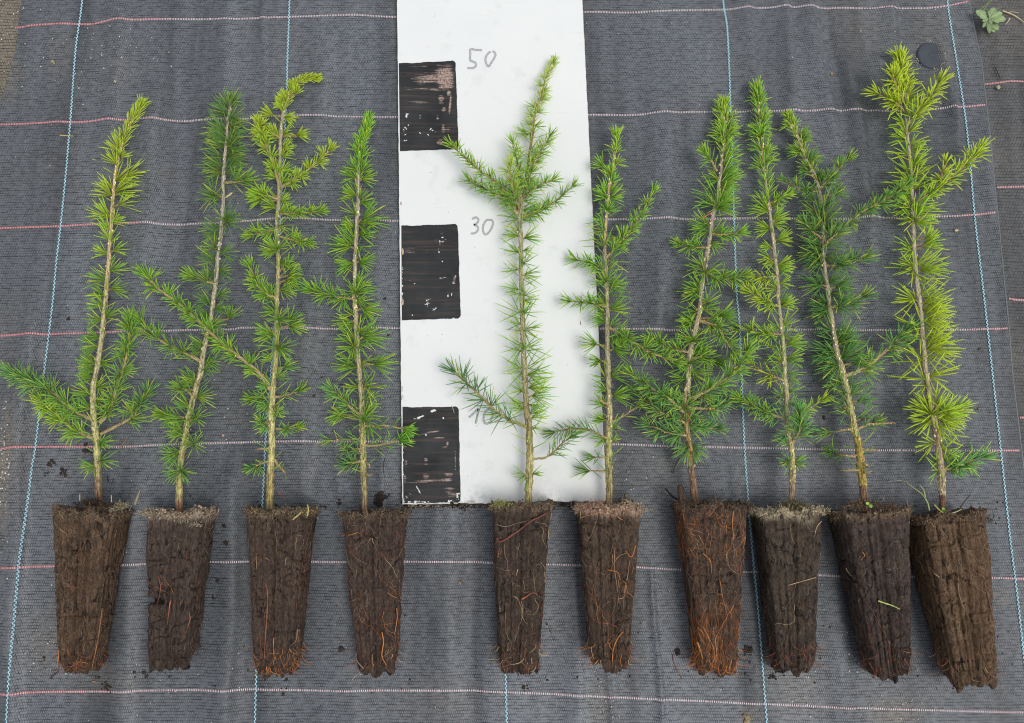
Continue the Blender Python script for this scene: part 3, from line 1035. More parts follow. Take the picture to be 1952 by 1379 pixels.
def branch(parent, pts, z0, z1, w0, L, cols, style='mix', tip=True, step=2.6, bare=0.0, ntip=16, w=.00060, wood=(.42, .34, .17), tufts=True, spacing=15):
    ws = []
    K = len(pts)
    for i, (x, y) in enumerate(pts):
        t = i / (K - 1)
        z = z0 * (1 - t) + z1 * t + .004 * math.sin(t * math.pi)
        ws.append(P(x, y, z))
    q = smooth_path(ws, 7)
    m = mpp(q[0])
    s = Soup()
    tt = np.linspace(0, 1, len(q))
    rad = (w0 * (1 - tt) + max(1.6, w0 * .42) * tt) * .5 * m
    wood = np.array(wood)
    tipc = np.array((.48, .33, .13))
    cc = wood[None] * (1 - tt[:, None] * .6) + tipc[None] * tt[:, None] * .6
    q2 = q + .0003 * noise3(q * 260, 7)[:, None] * np.array((1, 1, .4))
    s.tube(q2, rad, cc, 7, rough=.28)
    # bud scales and leaf scars
    tot = np.linalg.norm(np.diff(q, axis=0), axis=1).sum()
    nb = int(tot / (5.5 * m))
    for k in range(nb):
        p, tg = path_at(q, (k + random.random()) / nb)
        a, b = frame(tg); ph = random.uniform(0, 6.28)
        o = a * math.cos(ph) + b * abs(math.sin(ph))
        r = np.interp(k / nb, tt, rad)
        v, f = lump(p + o * r * .9, .00055 * random.uniform(.7, 1.4), k, sq=(1, 1, .9))
        s.raw(v, f, np.array((.40, .26, .10)) * random.uniform(.6, 1.3))
    br = s.build('branch', M_BARK, parent)
    if style != 'bare':
        nd = Needles()
        shoot_needles(nd, q, L, cols[0], cols[1], bare, 1.0, step=step, w=w)
        nd.build('needles', br, 'stuff')
        if tufts and tot / m > 30:
            n = int(tot * (1 - bare) / (spacing * m))
            sd = random.choice((-1, 1))
            for k in range(1, n):
                t = bare + (1 - bare) * (k + random.uniform(-.25, .25)) / n
                p, tg = path_at(q, t)
                an = math.degrees(math.atan2(tg[1], tg[0])) + sd * random.uniform(45, 75); sd = -sd
                if random.random() < .3:
                    tuft(br, p + np.array((0, 0, .0015)), an, L * .95, 14, lerp(cols[0], cols[1], t), 'rose', w=w)
                else:
                    tuft(br, p, an, L * 1.1, 12, lerp(cols[0], cols[1], t), w=w)
        if tip:
            p, tg = path_at(q, 1.0)
            an = math.degrees(math.atan2(tg[1], tg[0]))
            tuft(br, p, an, L * 1.05, ntip, lerp(cols[0], cols[1], 1.15), spread=42, w=w)
    return br


def stem_z(i, t, board_under):
    top = .021 if board_under else .014
    return .029 * (1 - t) + top * t


def seedling(idx, d):
    global NF
    NF = (1, 1, 1, .9, .62, .85, .85, .85, .9, .64)[idx]
    pts = np.array(d['stem'], float)
    on_board = d.get('board', False)
    n = len(pts)
    ys = pts[:, 1]
    tl = (ys[0] - ys) / (ys[0] - ys[-1])
    ws = [P(x, y, stem_z(idx, t, on_board)) for (x, y, w_), t in zip(pts, tl)]
    root = empty('larch_seedling', ws[0])
    setp(root, d['label'], 'seedling', 'larch seedlings laid out in a row with bare root plugs')
    q = smooth_path(ws, 9)
    wd = np.interp(np.linspace(0, n - 1, len(q)), np.arange(n), pts[:, 2]) * .92
    m = mpp(ws[0])
    # run the stem on into the plug
    d0 = unit(q[0] - q[6]); d0[2] = -.05
    q = np.vstack([q[0] + d0 * .022, q[0] + d0 * .010, q]); wd = np.concatenate([[wd[0] * 1.15, wd[0] * 1.1], wd])
    tt = np.concatenate([[0, 0], np.linspace(0, 1, len(q) - 2)])
    stops = d['bark']
    cc = np.stack([np.interp(tt, [s_[0] for s_ in stops], [s_[1][k] for s_ in stops]) for k in range(3)], -1)
    qq = q + .0005 * noise3(q * 110, 4 + idx)[:, None] * np.array((1, .2, .3))
    s = Soup()
    # resample finely for the ridged bark
    fi = np.linspace(0, len(qq) - 1, len(qq) * 3)
    ix = np.arange(len(qq))
    q3 = np.stack([np.interp(fi, ix, qq[:, k]) for k in range(3)], -1)
    s.tube(q3, np.interp(fi, ix, wd) * .5 * m, np.stack([np.interp(fi, ix, cc[:, k]) for k in range(3)], -1), 12, rough=.20)
    tot = np.linalg.norm(np.diff(q, axis=0), axis=1).sum()
    for k in range(int(tot / .0032)):
        t = random.uniform(.04, .97); kk = 2 + t * (len(q) - 3)
        i = int(kk); p = q[i] + (q[min(i + 1, len(q) - 1)] - q[i]) * (kk - i)
        tg = unit(q[min(i + 1, len(q) - 1)] - q[i - 1]); a, b = frame(tg)
        ph = random.uniform(-.5, 3.6)
        o = a * math.cos(ph) + b * math.sin(ph)
        rr = np.interp(kk, ix, wd) * .5 * m
        v, f = lump(p + o * rr * .97, random.uniform(.0004, .0010), k, sq=(1, 1.5, .8))
        s.raw(v, f, np.interp(t, [s_[0] for s_ in stops], [sum(s_[1]) / 1.2 for s_ in stops]) * np.array((.62, .48, .26)) * random.uniform(.6, 1.5))
    s.build('stem', M_BARK, root)

    def base_at(y):
        t = (ys[0] - y) / (ys[0] - ys[-1])
        x = np.interp(-y, -ys, pts[:, 0])
        return x, stem_z(idx, t, on_board), t

    cs = d['cols']

    def colour(y):
        t = (ys[0] - y) / (ys[0] - ys[-1])
        return np.array([np.interp(t, [c[0] for c in cs], [c[1][k] for c in cs]) for k in range(3)])
    nw = d.get('w', .00060)
    for tf in d['tufts']:
        y, ang, L = tf[0], tf[1], tf[2]
        kind = 'side'; num = 14; x = None; sp_ = None
        for e in tf[3:]:
            if e == 'r': kind = 'rose'; num = 22
            elif e == 's': num = 8; sp_ = 62
            elif e == 'd': num = 24; sp_ = 46
            elif isinstance(e, tuple): x = e[0]
        bx, bz, t = base_at(y)
        w_ = np.interp(-y, -ys, pts[:, 2])
        ca = math.cos(R(ang))
        if x is None:
            x = bx + ca * w_ * .5 + (random.uniform(-.5, .5))
            if kind == 'rose': x = bx + random.uniform(-2, 2)
        z = bz + (w_ * .5 * m * (1.0 if kind == 'rose' else random.uniform(0, .6)))
        p = P(x, y, z)
        if abs(x - bx) > 6:                      # stands on a little spur
            q_ = np.array([P(bx, y + 3, bz), P((x + bx) / 2, y + 2, z), p])
            ss = Soup(); ss.tube(smooth_path(q_, 4) + .0003 * noise3(smooth_path(q_, 4) * 400, 3)[:, None], np.linspace(.0013, .0009, 9), (.34, .25, .11), 6, rough=.4)
            ss.build('spur', M_BARK, root)
        tuft(root, p, ang, L, num, colour(y), kind, spread=sp_, w=nw)
    # single needles: the leader, and stray ones lower down
    nd = Needles()
    ql = np.array(q[2:])
    yl = d['leader']; tq = (ys[0] - yl) / (ys[0] - ys[-1])
    fr = np.interp(tq, [(ys[0] - yy) / (ys[0] - ys[-1]) for yy in ys], np.linspace(0, 1, n))
    shoot_needles(nd, ql, d.get('lead_len', 26), colour(yl), colour(ys[-1]), fr, 1.0, step=d.get('lead_step', 1.5), w=nw)
    shoot_needles(nd, ql, d.get('stray_len', 34), colour(ys[0] - 60), colour(yl), d.get('stray0', .10), fr, step=d.get('stray', 7.0) * 1.5, ang=66, w=nw, curve=.35)
    nd.build('needles', root, 'stuff')
    tuft(root, q[-1], 90 + d.get('tipang', 0), d.get('lead_len', 26) * d.get('tipf', .8), 16, colour(ys[-1]), spread=38, w=nw)
    for b in d['branches']:
        p_ = b['p']
        bx, bz, t = base_at(p_[0][1])
        z1 = b.get('z', bz + random.uniform(-.006, .010))
        z1 = max(z1, .012 if not on_board else .018)
        branch(root, p_, bz + .001, z1, b.get('w0', 5.0), b.get('L', 25), b.get('cols', (colour(p_[0][1]), colour(p_[-1][1]))), b.get('style', 'mix'),
               bare=b.get('bare', .08), step=b.get('step', 2.4), w=nw, tufts=b.get('tufts', True), ntip=b.get('ntip', 18), spacing=b.get('sp', 15), tip=b.get('tip', True))
    return root


BR = (.20, .125, .075)      # brown butt
OL = (.38, .34, .14)        # olive
GT = (.45, .39, .23)        # grey tan
TN = (.58, .43, .21)        # young tan
YT = (.50, .46, .20)

SEEDS = []
SEEDS.append(dict(
    label='leftmost seedling, yellow green at its tip, with four long branches low on the stem',
    stem=[(189, 952, 14), (187, 915, 13.5), (186, 884, 13), (184, 840, 13), (179, 797, 12), (178, 745, 10.5), (186, 695, 10.5), (193, 652, 10), (198, 605, 9.5), (202, 567, 9), (205, 527, 9), (210, 463, 8), (213, 405, 7), (216, 368, 6.5), (220, 330, 6), (229, 292, 5.5), (237, 260, 5), (254, 228, 4.5), (268, 203, 4)],
    bark=[(0, BR), (.05, (.24, .16, .09)), (.09, OL), (.2, YT), (.35, GT), (.75, TN), (1, (.45, .45, .12))],
    cols=[(0, BG), (.25, MG), (.5, MG), (.75, LG), (.92, YG), (1, YG)], leader=285, lead_len=30, lead_step=1.35, tipang=-25,
    tufts=[(289, 132, 40), (313, 118, 36), (300, 50, 24), (333, 32, 40, (243,)), (345, 20, 48, 'd'), (366, 14, 50, 'd'), (372, 155, 42), (360, 140, 40), (391, 25, 38, (226,)), (415, 150, 46, 'd'), (425, 35, 30), (440, 120, 36), (457, 115, 34, 's'), (462, 60, 30, 's'), (478, 12, 32, (216,)), (485, 162, 32), (517, 25, 36), (534, 165, 44), (551, 0, 38, (212,)), (563, 165, 34),
            (583, 160, 34), (605, 40, 32), (611, 180, 32), (644, 172, 34), (659, 188, 38), (694, 162, 40), (704, 192, 38), (690, -12, 34), (722, 168, 34), (750, 170, 44), (740, 15, 36), (765, 10, 34), (780, 160, 34), (842, -15, 32), (850, 30, 26), (885, 200, 34), (878, -5, 34), (889, 238, 26, 's')],
    branches=[dict(p=[(190, 806), (209, 782), (226, 730), (241, 680), (248, 635), (250, 612)], w0=8, L=30, sp=14, z=.030), dict(p=[(180, 802), (145, 786), (110, 758), (78, 736), (48, 722), (24, 712)], w0=7, L=34, cols=(MG, BG), z=.020),
              dict(p=[(178, 836), (151, 824), (116, 800), (97, 780), (80, 764)], w0=7, L=32, cols=(MG, LG), z=.016), dict(p=[(192, 828), (220, 814), (249, 797), (264, 775), (280, 752)], w0=6, L=34, bare=.35, cols=(MG, BG), z=.014)]))
SEEDS.append(dict(
    label='second seedling from the left, dark green with fine needles and a cracked dark plug',
    stem=[(341.5, 966, 14), (342, 930, 13.5), (344, 884, 13), (352, 840, 12.5), (357, 805, 12), (366, 770, 11.5), (374, 740, 11), (383, 709, 11), (388, 672, 10), (395, 640, 10), (403, 600, 9), (408, 560, 9), (412, 530, 8.5), (415, 492, 8.5), (420, 455, 8), (425, 397, 8), (426, 338, 8), (428, 310, 7), (433, 251, 6), (437, 210, 6), (441, 190, 6)],
    bark=[(0, (.20, .10, .06)), (.04, OL), (.2, OL), (.35, GT), (.7, (.42, .38, .30)), (.85, (.46, .40, .30)), (1, (.50, .36, .26))],
    cols=[(0, BG), (.25, MG), (.5, (.095, .22, .045)), (.7, DG), (1, DG)], leader=262, lead_len=42, lead_step=2.0, stray_len=40, stray=4.5, w=.00050, tipf=.35,
    tufts=[(195, 15, 28), (203, 150, 32), (218, 165, 44, 'd'), (225, -10, 36, 'd'), (240, -20, 36, 'd'), (250, 170, 50, 'd'), (262, 10, 42, 'd'), (268, 150, 48, 'd'), (275, 60, 36, 'r', (441,)), (285, 20, 46, 'd'), (282, 150, 46, 'd'), (305, 5, 46, 'd'), (300, -20, 46), (330, 10, 44), (292, -20, 38), (300, 170, 46), (318, 175, 50, 'd'), (330, 195, 46), (373, 180, 40, 'r', (408,)), (376, 190, 44), (423, 0, 38, 'r', (432,)), (420, 10, 38, 'd'), (434, 180, 44), (445, 200, 40), (473, 180, 36, 'r', (410,)), (481, -8, 40), (497, 165, 42),
            (517, -5, 32), (525, 170, 30), (563, 8, 28, (416,)), (590, 10, 30), (575, 170, 36), (600, 180, 36), (622, 20, 34), (650, 20, 42, 's'), (668, 190, 42, 's'), (688, -10, 38), (706, 20, 36, 's'), (722, 186, 38), (609, 65, 34, 'd', (436,)), (640, 0, 34), (655, 190, 36), (741, 140, 34, 'r', (345,)), (735, 150, 34), (756, 0, 40), (775, 150, 36), (797, 0, 34, 'r', (374,)), (800, 200, 34), (818, 195, 44), (828, 160, 34), (846, -10, 34, 'r', (369,)), (860, 212, 46), (868, 190, 36), (897, -90, 32, 'r'), (899, 205, 32), (899, -30, 28)],
    branches=[dict(p=[(384, 691), (356, 675), (318, 657), (289, 637), (273, 616)], w0=6, L=34, cols=(MG, MG), bare=.12, step=4, sp=22, z=.030), dict(p=[(427, 349), (446, 348), (464, 346)], w0=5, L=34, cols=(DG, MG), ntip=26, z=.022), dict(p=[(412, 541), (395, 538), (374, 530)], w0=5, L=34, cols=(DG, MG), ntip=30, z=.026),
              dict(p=[(352, 797), (330, 794), (312, 791)], w0=4.5, L=28, cols=(MG, MG), z=.018, ntip=26), dict(p=[(370, 757), (356, 745), (346, 741)], w0=5, L=24, z=.030, cols=(MG, DG))]))
SEEDS.append(dict(
    label='third seedling from the left, tip hooked right, one long branch crossing its left neighbour',
    stem=[(514, 966, 15), (515, 935, 15), (516, 900, 15), (518, 860, 14), (518, 805, 13), (519, 761, 12.5), (524, 703, 11), (527, 645, 10), (528, 587, 9.5), (530, 529, 9), (530, 473, 8.5), (528, 423, 8), (532, 371, 8), (533, 313, 8), (536, 255, 8), (540, 217, 6.5), (546, 197, 6), (556, 171, 5), (572, 155, 4.5), (588, 149, 4), (602, 149, 3.5)],
    bark=[(0, (.25, .20, .09)), (.06, (.35, .28, .10)), (.2, YT), (.3, OL), (.55, (.38, .34, .20)), (.8, (.44, .38, .26)), (.9, TN), (1, TN)],
    cols=[(0, BG), (.22, (.13, .28, .07)), (.45, MG), (.7, (.17, .32, .04)), (.9, (.25, .38, .04)), (1, (.26, .36, .03))], leader=200, lead_len=19, lead_step=1.4, tipang=-88,
    tufts=[(181, 60, 22, 'd', (563,)), (165, 120, 20), (190, 150, 24, 'd'), (200, 170, 24, 'd'), (213, 100, 22), (220, 162, 30, 'd', (520,)), (224, -15, 26, 'd'), (255, 0, 26), (258, 0, 28, 'd', (566,)), (284, 10, 28, 'd'), (262, 140, 30), (300, 30, 26), (318, 150, 26), (330, 30, 30), (340, 160, 30), (350, 20, 30), (372, 175, 34, 'd', (505,)), (380, 190, 34, 'd', (500,)), (385, 30, 30), (395, 165, 34), (405, 20, 30), (430, -20, 30, 's'), (475, 90, 38, 'r', (529,)), (478, 190, 38), (500, -15, 32),
            (526, 0, 32, 'd', (550,)), (535, -30, 34, 'd', (545,)), (512, 40, 34, (545,)), (552, -10, 36), (594, 178, 30), (575, 150, 28, 's'), (610, 20, 34, 'r', (532,)), (622, -8, 36, 'd', (552,)), (612, 35, 34, (552,)), (635, 186, 42, 'd'), (640, 170, 40), (662, 0, 42, 'r', (529,)), (665, -20, 36), (684, 175, 26), (700, 22, 32, (541,)), (720, 30, 28), (735, 190, 32), (738, 150, 28), (770, 220, 34), (790, 20, 26), (805, 165, 26, 'r', (500,)), (812, 205, 30), (775, -40, 30, 's')],
    branches=[dict(p=[(516, 743), (492, 710), (455, 680), (426, 657), (379, 614), (341, 579), (301, 550), (278, 525)], w0=8, L=29, z=.040, cols=(MG, (.13, .29, .035)), step=3.4, sp=22), dict(p=[(533, 360), (556, 346), (575, 333), (604, 310), (628, 288)], w0=6, L=22, z=.018, cols=((.17, .32, .04), (.26, .38, .04))),
              dict(p=[(532, 356), (523, 319), (507, 278), (499, 255), (493, 236)], w0=6, L=22, z=.026, cols=((.17, .32, .04), (.26, .38, .04)), sp=12), dict(p=[(534, 408), (570, 407), (606, 403)], w0=4, L=22, z=.016), dict(p=[(530, 437), (505, 443), (480, 448)], w0=4.5, L=24, z=.016), dict(p=[(534, 452), (560, 458), (584, 464)], w0=4.5, L=24, z=.014),
              dict(p=[(530, 380), (510, 374), (492, 371)], w0=5, L=24, z=.022), dict(p=[(537, 266), (522, 256), (508, 246)], w0=4.5, L=20, z=.020),
              dict(p=[(526, 568), (510, 561), (492, 546), (479, 512)], w0=6, L=27, z=.028, sp=11), dict(p=[(524, 758), (545, 754), (568, 747)], w0=5, L=27, z=.016, tufts=False, step=4), dict(p=[(517, 757), (500, 760), (485, 761)], w0=4.5, L=27, z=.018, step=3, cols=(BG, MG)),
              dict(p=[(526, 818), (545, 818), (563, 816)], w0=5, L=22, z=.014, step=3, cols=(BG, MG)), dict(p=[(513, 879), (496, 885), (483, 892)], w0=5, L=22, z=.012, bare=.4, cols=(BG, BG)), dict(p=[(511, 855), (500, 856), (488, 857)], w0=5, style='bare'), dict(p=[(524, 877), (534, 892), (545, 903)], w0=6, L=22, step=9, tip=False, bare=.5, tufts=False)]))
SEEDS.append(dict(
    label='fourth seedling from the left, slim and straight, next to the left edge of the board',
    stem=[(695, 968, 11.5), (694, 925, 12.5), (692, 879, 13), (691, 830, 13), (690, 790, 12), (688, 748, 11), (682, 676, 10), (678, 600, 10), (676, 560, 9), (677, 490, 8.5), (682, 403, 8), (683, 345, 7.5), (685, 301, 7), (691, 270, 6), (699, 248, 5), (702, 232, 4)],
    bark=[(0, (.30, .18, .11)), (.04, (.27, .22, .10)), (.15, OL), (.3, (.36, .31, .16)), (.55, GT), (.76, (.45, .38, .30)), (.82, TN), (1, (.2, .28, .06))],
    cols=[(0, BG), (.2, MG), (.5, (.125, .28, .04)), (.8, (.12, .27, .035)), (1, (.15, .32, .04))], leader=345, lead_len=26, lead_step=1.4,
    tufts=[(246, 80, 24, 'd'), (262, 60, 24), (270, 120, 26), (290, 120, 32), (296, 35, 30), (318, 35, 32), (325, 150, 32), (339, 172, 36, (677,)), (342, -5, 32, (690,)), (330, 20, 28), (374, 160, 36, 'd'), (386, -5, 32, 'd'), (380, 60, 30, 's'), (409, 158, 38, 's'), (432, 170, 32, 'd'), (420, 5, 54, 'd', (690,)), (428, -15, 42), (447, -2, 38, 'd', (686,)), (456, 140, 46, 's'), (471, 180, 52, 'd', (669,)), (465, 150, 44), (502, 195, 40, 'd'), (499, -10, 34, 'd', (684,)), (470, -30, 38, 's'),
            (545, 40, 34), (560, 20, 40, 'r', (678,)), (556, 35, 40), (575, -10, 34), (589, -18, 42, 'd', (690,)), (600, 145, 36, 's'), (612, 182, 40, (668,)), (618, 205, 34), (644, 5, 52, 'd', (693,)), (635, 35, 42), (655, -30, 38, 's'), (661, 185, 46, 'r', (674,)), (645, 160, 44), (695, 5, 50, 'd', (712,)), (690, -30, 44, 's'), (700, 175, 50, 'd'), (685, 150, 44, 's'), (740, -10, 46, 's', (700,)), (735, 20, 40, 's'), (740, 170, 32), (801, 40, 36, 'r', (693,)), (790, 30, 40), (812, -60, 34, (700,)), (796, 170, 40, (660,)), (790, 200, 34, (650,)), (765, 15, 40, 's')],
    branches=[dict(p=[(676, 571), (655, 568), (632, 564), (614, 558), (596, 553)], w0=4.5, L=30, z=.026, sp=13), dict(p=[(689, 795), (674, 782), (659, 766), (648, 755), (636, 746)], w0=5.5, L=30, z=.036, cols=(MG, BG), sp=16), dict(p=[(693, 812), (720, 812), (745, 813), (768, 818)], w0=5, L=30, z=.024, bare=.15, step=8, tufts=False, ntip=30, cols=(MG, (.1, .27, .04))),
              dict(p=[(693, 850), (715, 850), (736, 846), (760, 840)], w0=5.5, L=30, z=.020, step=5, tufts=False, ntip=28, cols=(MG, (.1, .27, .04))), dict(p=[(688, 837), (665, 838), (632, 840)], w0=4, L=28, z=.012, step=4.5, tufts=False, ntip=9, cols=(BG, BG)), dict(p=[(687, 857), (678, 857), (668, 858)], w0=4.5, L=30, z=.014, step=2.2, tufts=False, ntip=8, cols=(BG, BG)), dict(p=[(688, 879), (675, 883), (664, 887)], w0=5, L=26, z=.012, step=2.5, ntip=8, cols=(BG, BG)), dict(p=[(697, 905), (706, 907), (711, 901)], w0=3, L=10, style='bare'), dict(p=[(697, 880), (703, 886), (705, 892)], w0=4, style='bare')]))
SEEDS.append(dict(
    label='seedling lying wholly on the white board beside the handwritten numbers', board=True,
    stem=[(1008, 962, 14), (1008, 925, 15), (1010, 870, 14.5), (1009, 825, 14), (1003, 770, 12.5), (1000, 715, 11.5), (998, 663, 11.5), (996, 600, 11), (994, 532, 10.5), (993, 460, 10), (991, 414, 9.5), (994, 393, 7), (1000, 356, 6), (1008, 300, 5.5), (1015, 260, 5), (1018, 225, 5), (1029, 190, 4.5), (1040, 152, 4), (1050, 130, 3.5), (1056, 120, 3)],
    bark=[(0, (.30, .24, .11)), (.08, OL), (.16, (.26, .21, .09)), (.3, (.31, .29, .15)), (.6, (.34, .33, .18)), (.64, (.30, .20, .10)), (.8, (.38, .24, .13)), (1, (.45, .48, .18))],
    cols=[(0, MG), (.2, (.16, .32, .05)), (.5, (.15, .30, .05)), (.66, (.11, .26, .04)), (.85, (.18, .32, .05)), (1, (.26, .38, .10))], leader=262, lead_len=22, lead_step=2.6, stray_len=52, stray=7.0, w=.00052,
    tufts=[(150, 130, 24, 's'), (165, 150, 22), (175, 20, 22), (188, 25, 24), (207, 145, 26), (192, 15, 20), (215, 20, 26), (222, 140, 24), (242, 15, 26), (240, 130, 26), (255, 175, 30), (256, 150, 30, (1004,)), (270, 100, 22), (290, 20, 28), (310, 30, 28), (330, 25, 30), (345, 160, 30), (360, 170, 34), (352, 20, 30), (375, 160, 38), (370, 10, 32), (385, 10, 34), (400, 175, 40), (392, 150, 40), (402, 10, 38), (418, 175, 40), (420, 20, 30),
            (451, 168, 36, 'd'), (454, 8, 42, 'd', (1000,)), (440, 150, 36, 's'), (482, 165, 40), (478, -15, 26), (502, 5, 34, 'r', (999,)), (514, 178, 36), (524, -5, 38), (533, 30, 30, 's'), (553, 165, 40), (560, 188, 30, 's'), (563, 10, 34, 'r', (1000,)), (572, -20, 30), (596, 90, 16, 'r'), (596, 160, 50, 's'), (598, 30, 44, 's'), (618, 160, 30), (630, 190, 30, 's'), (627, 3, 38), (634, -30, 34, 's'), (661, 170, 48, 's'), (661, 12, 50, 's'), (663, 90, 14, 'r'), (668, 200, 40, 's'), (669, -15, 44, 's'), (702, 170, 44), (710, 195, 44, 's'), (700, 15, 60, 's'), (714, -4, 52, 'd'), (728, -10, 58, 's'), (740, 10, 52, 'd'), (746, 185, 34),
            (755, -5, 56, 'd', (1014,)), (772, -15, 42), (768, 195, 34), (780, 170, 38), (797, 10, 40), (790, 30, 38), (815, -20, 24, 's'), (904, 192, 28), (904, 8, 24), (909, 240, 26, 's')],
    branches=[dict(p=[(985, 405), (968, 376), (950, 350), (918, 329), (892, 306), (862, 279)], w0=6, L=24, z=.034, sp=12), dict(p=[(988, 408), (965, 385), (941, 367), (918, 357), (897, 347)], w0=5, L=24, z=.024, sp=12), dict(p=[(991, 400), (980, 370), (975, 345), (973, 318)], w0=5, L=26, z=.050, sp=11, cols=(MG, (.24, .36, .06))),
              dict(p=[(994, 390), (990, 345), (986, 310), (978, 277)], w0=5, L=25, z=.030, sp=12), dict(p=[(1000, 370), (1015, 320), (1030, 290), (1047, 263)], w0=5, L=25, z=.030, sp=13), dict(p=[(1000, 378), (1012, 366), (1030, 354), (1050, 346)], w0=4.5, L=26, z=.030, sp=12),
              dict(p=[(996, 415), (1015, 408), (1031, 402), (1055, 387), (1090, 357)], w0=6, L=24, z=.022, sp=12), dict(p=[(1004, 814), (972, 801), (940, 779), (914, 754), (889, 730), (867, 710)], w0=7, L=42, z=.030, step=4.2, sp=20, cols=(BG, (.07, .19, .07))), dict(p=[(1014, 875), (1038, 873), (1055, 862), (1067, 850), (1086, 834)], w0=5, L=38, z=.020, bare=.3, step=2.4, tufts=False, cols=(BG, BG))]))
SEEDS.append(dict(
    label='thin seedling along the right edge of the white board, its plug capped with pinkish moss', board=True,
    stem=[(1162, 954, 13), (1162, 930, 14), (1161, 890, 14), (1160, 865, 13.5), (1162, 807, 12), (1160, 734, 10.5), (1158, 647, 9.5), (1157, 590, 9), (1157, 554, 9), (1154, 500, 8.5), (1153, 475, 7), (1157, 409, 6), (1161, 359, 5.5), (1167, 327, 5), (1172, 292, 4.5), (1175, 272, 4), (1175, 264, 4)],
    bark=[(0, (.27, .20, .10)), (.1, (.30, .26, .10)), (.2, OL), (.35, (.36, .32, .18)), (.6, (.38, .32, .22)), (.66, TN), (1, TN)],
    cols=[(0, BG), (.2, MG), (.5, (.12, .27, .04)), (.8, (.14, .31, .045)), (1, (.18, .34, .05))], leader=330, lead_len=22, lead_step=3.2, w=.00054, stray=9,
    tufts=[(262, 92, 26, 'd'), (285, 120, 22, 's'), (290, 40, 20, 's'), (312, 20, 26), (318, 150, 30, 'd', (1150,)), (335, 110, 30, 'd'), (345, 90, 26), (350, 60, 28), (364, 145, 34), (366, 35, 26), (379, 18, 36, 'd'), (378, 150, 36, 'd'), (400, 90, 28, 'r'), (404, 50, 28), (425, 150, 36), (440, 150, 44, 's'), (455, 150, 44, 's'), (470, 145, 44, 's'), (452, 80, 26, 'd', (1186,)), (468, 60, 34, 's'), (520, 140, 32), (535, 90, 30, 'r'), (540, 165, 30), (497, 22, 44, 's', (1162,)), (546, 12, 42, 'd', (1162,)), (515, 45, 34, 's'), (562, 30, 42, 's'),
            (585, 120, 30), (591, 15, 40, 'd', (1164,)), (598, 165, 30), (612, 170, 34, 'd'), (620, 40, 30), (657, 176, 38, 'd', (1137,)), (666, -8, 46, 'd', (1169,)), (650, -20, 30), (688, 188, 30, 'd', (1146,)), (720, 150, 36, 's'), (718, 15, 40), (745, 165, 28), (755, 8, 42, 'd', (1168,)), (770, 170, 34), (775, 130, 26, (1152,)), (801, 172, 32, 'd', (1153,)), (815, 5, 26, 's'), (838, 200, 32), (841, 30, 20, 's')],
    branches=[dict(p=[(1156, 492), (1170, 476), (1185, 461), (1205, 435), (1222, 408), (1244, 369)], w0=5, L=24, z=.020, sp=18, step=2.2), dict(p=[(1154, 517), (1138, 506), (1120, 500), (1100, 496)], w0=4, L=26, z=.018), dict(p=[(1155, 585), (1135, 580), (1116, 578), (1088, 575)], w0=4, L=26, z=.024), dict(p=[(1156, 622), (1175, 633), (1191, 643), (1220, 661), (1243, 673), (1284, 690)], w0=5.5, L=30, z=.034, step=2.6, cols=(MG, MG)),
              dict(p=[(1162, 806), (1175, 801), (1191, 792), (1215, 775)], w0=5, L=26, z=.022, style='mix', step=9, tufts=False, ntip=7, cols=(LG, LG)), dict(p=[(1158, 836), (1127, 822), (1110, 817), (1083, 818), (1058, 824)], w0=5, L=28, z=.018, step=2.4, tufts=False, cols=(BG, (.09, .19, .09))), dict(p=[(1157, 873), (1145, 872), (1133, 872)], w0=4, L=24, z=.016, bare=.6, cols=(BG, BG)), dict(p=[(1155, 899), (1140, 898), (1123, 898)], w0=4.5, L=34, z=.018, bare=.8, ntip=18, cols=(BG, BG)), dict(p=[(1158, 770), (1150, 768), (1145, 760)], w0=5, style='bare')]))
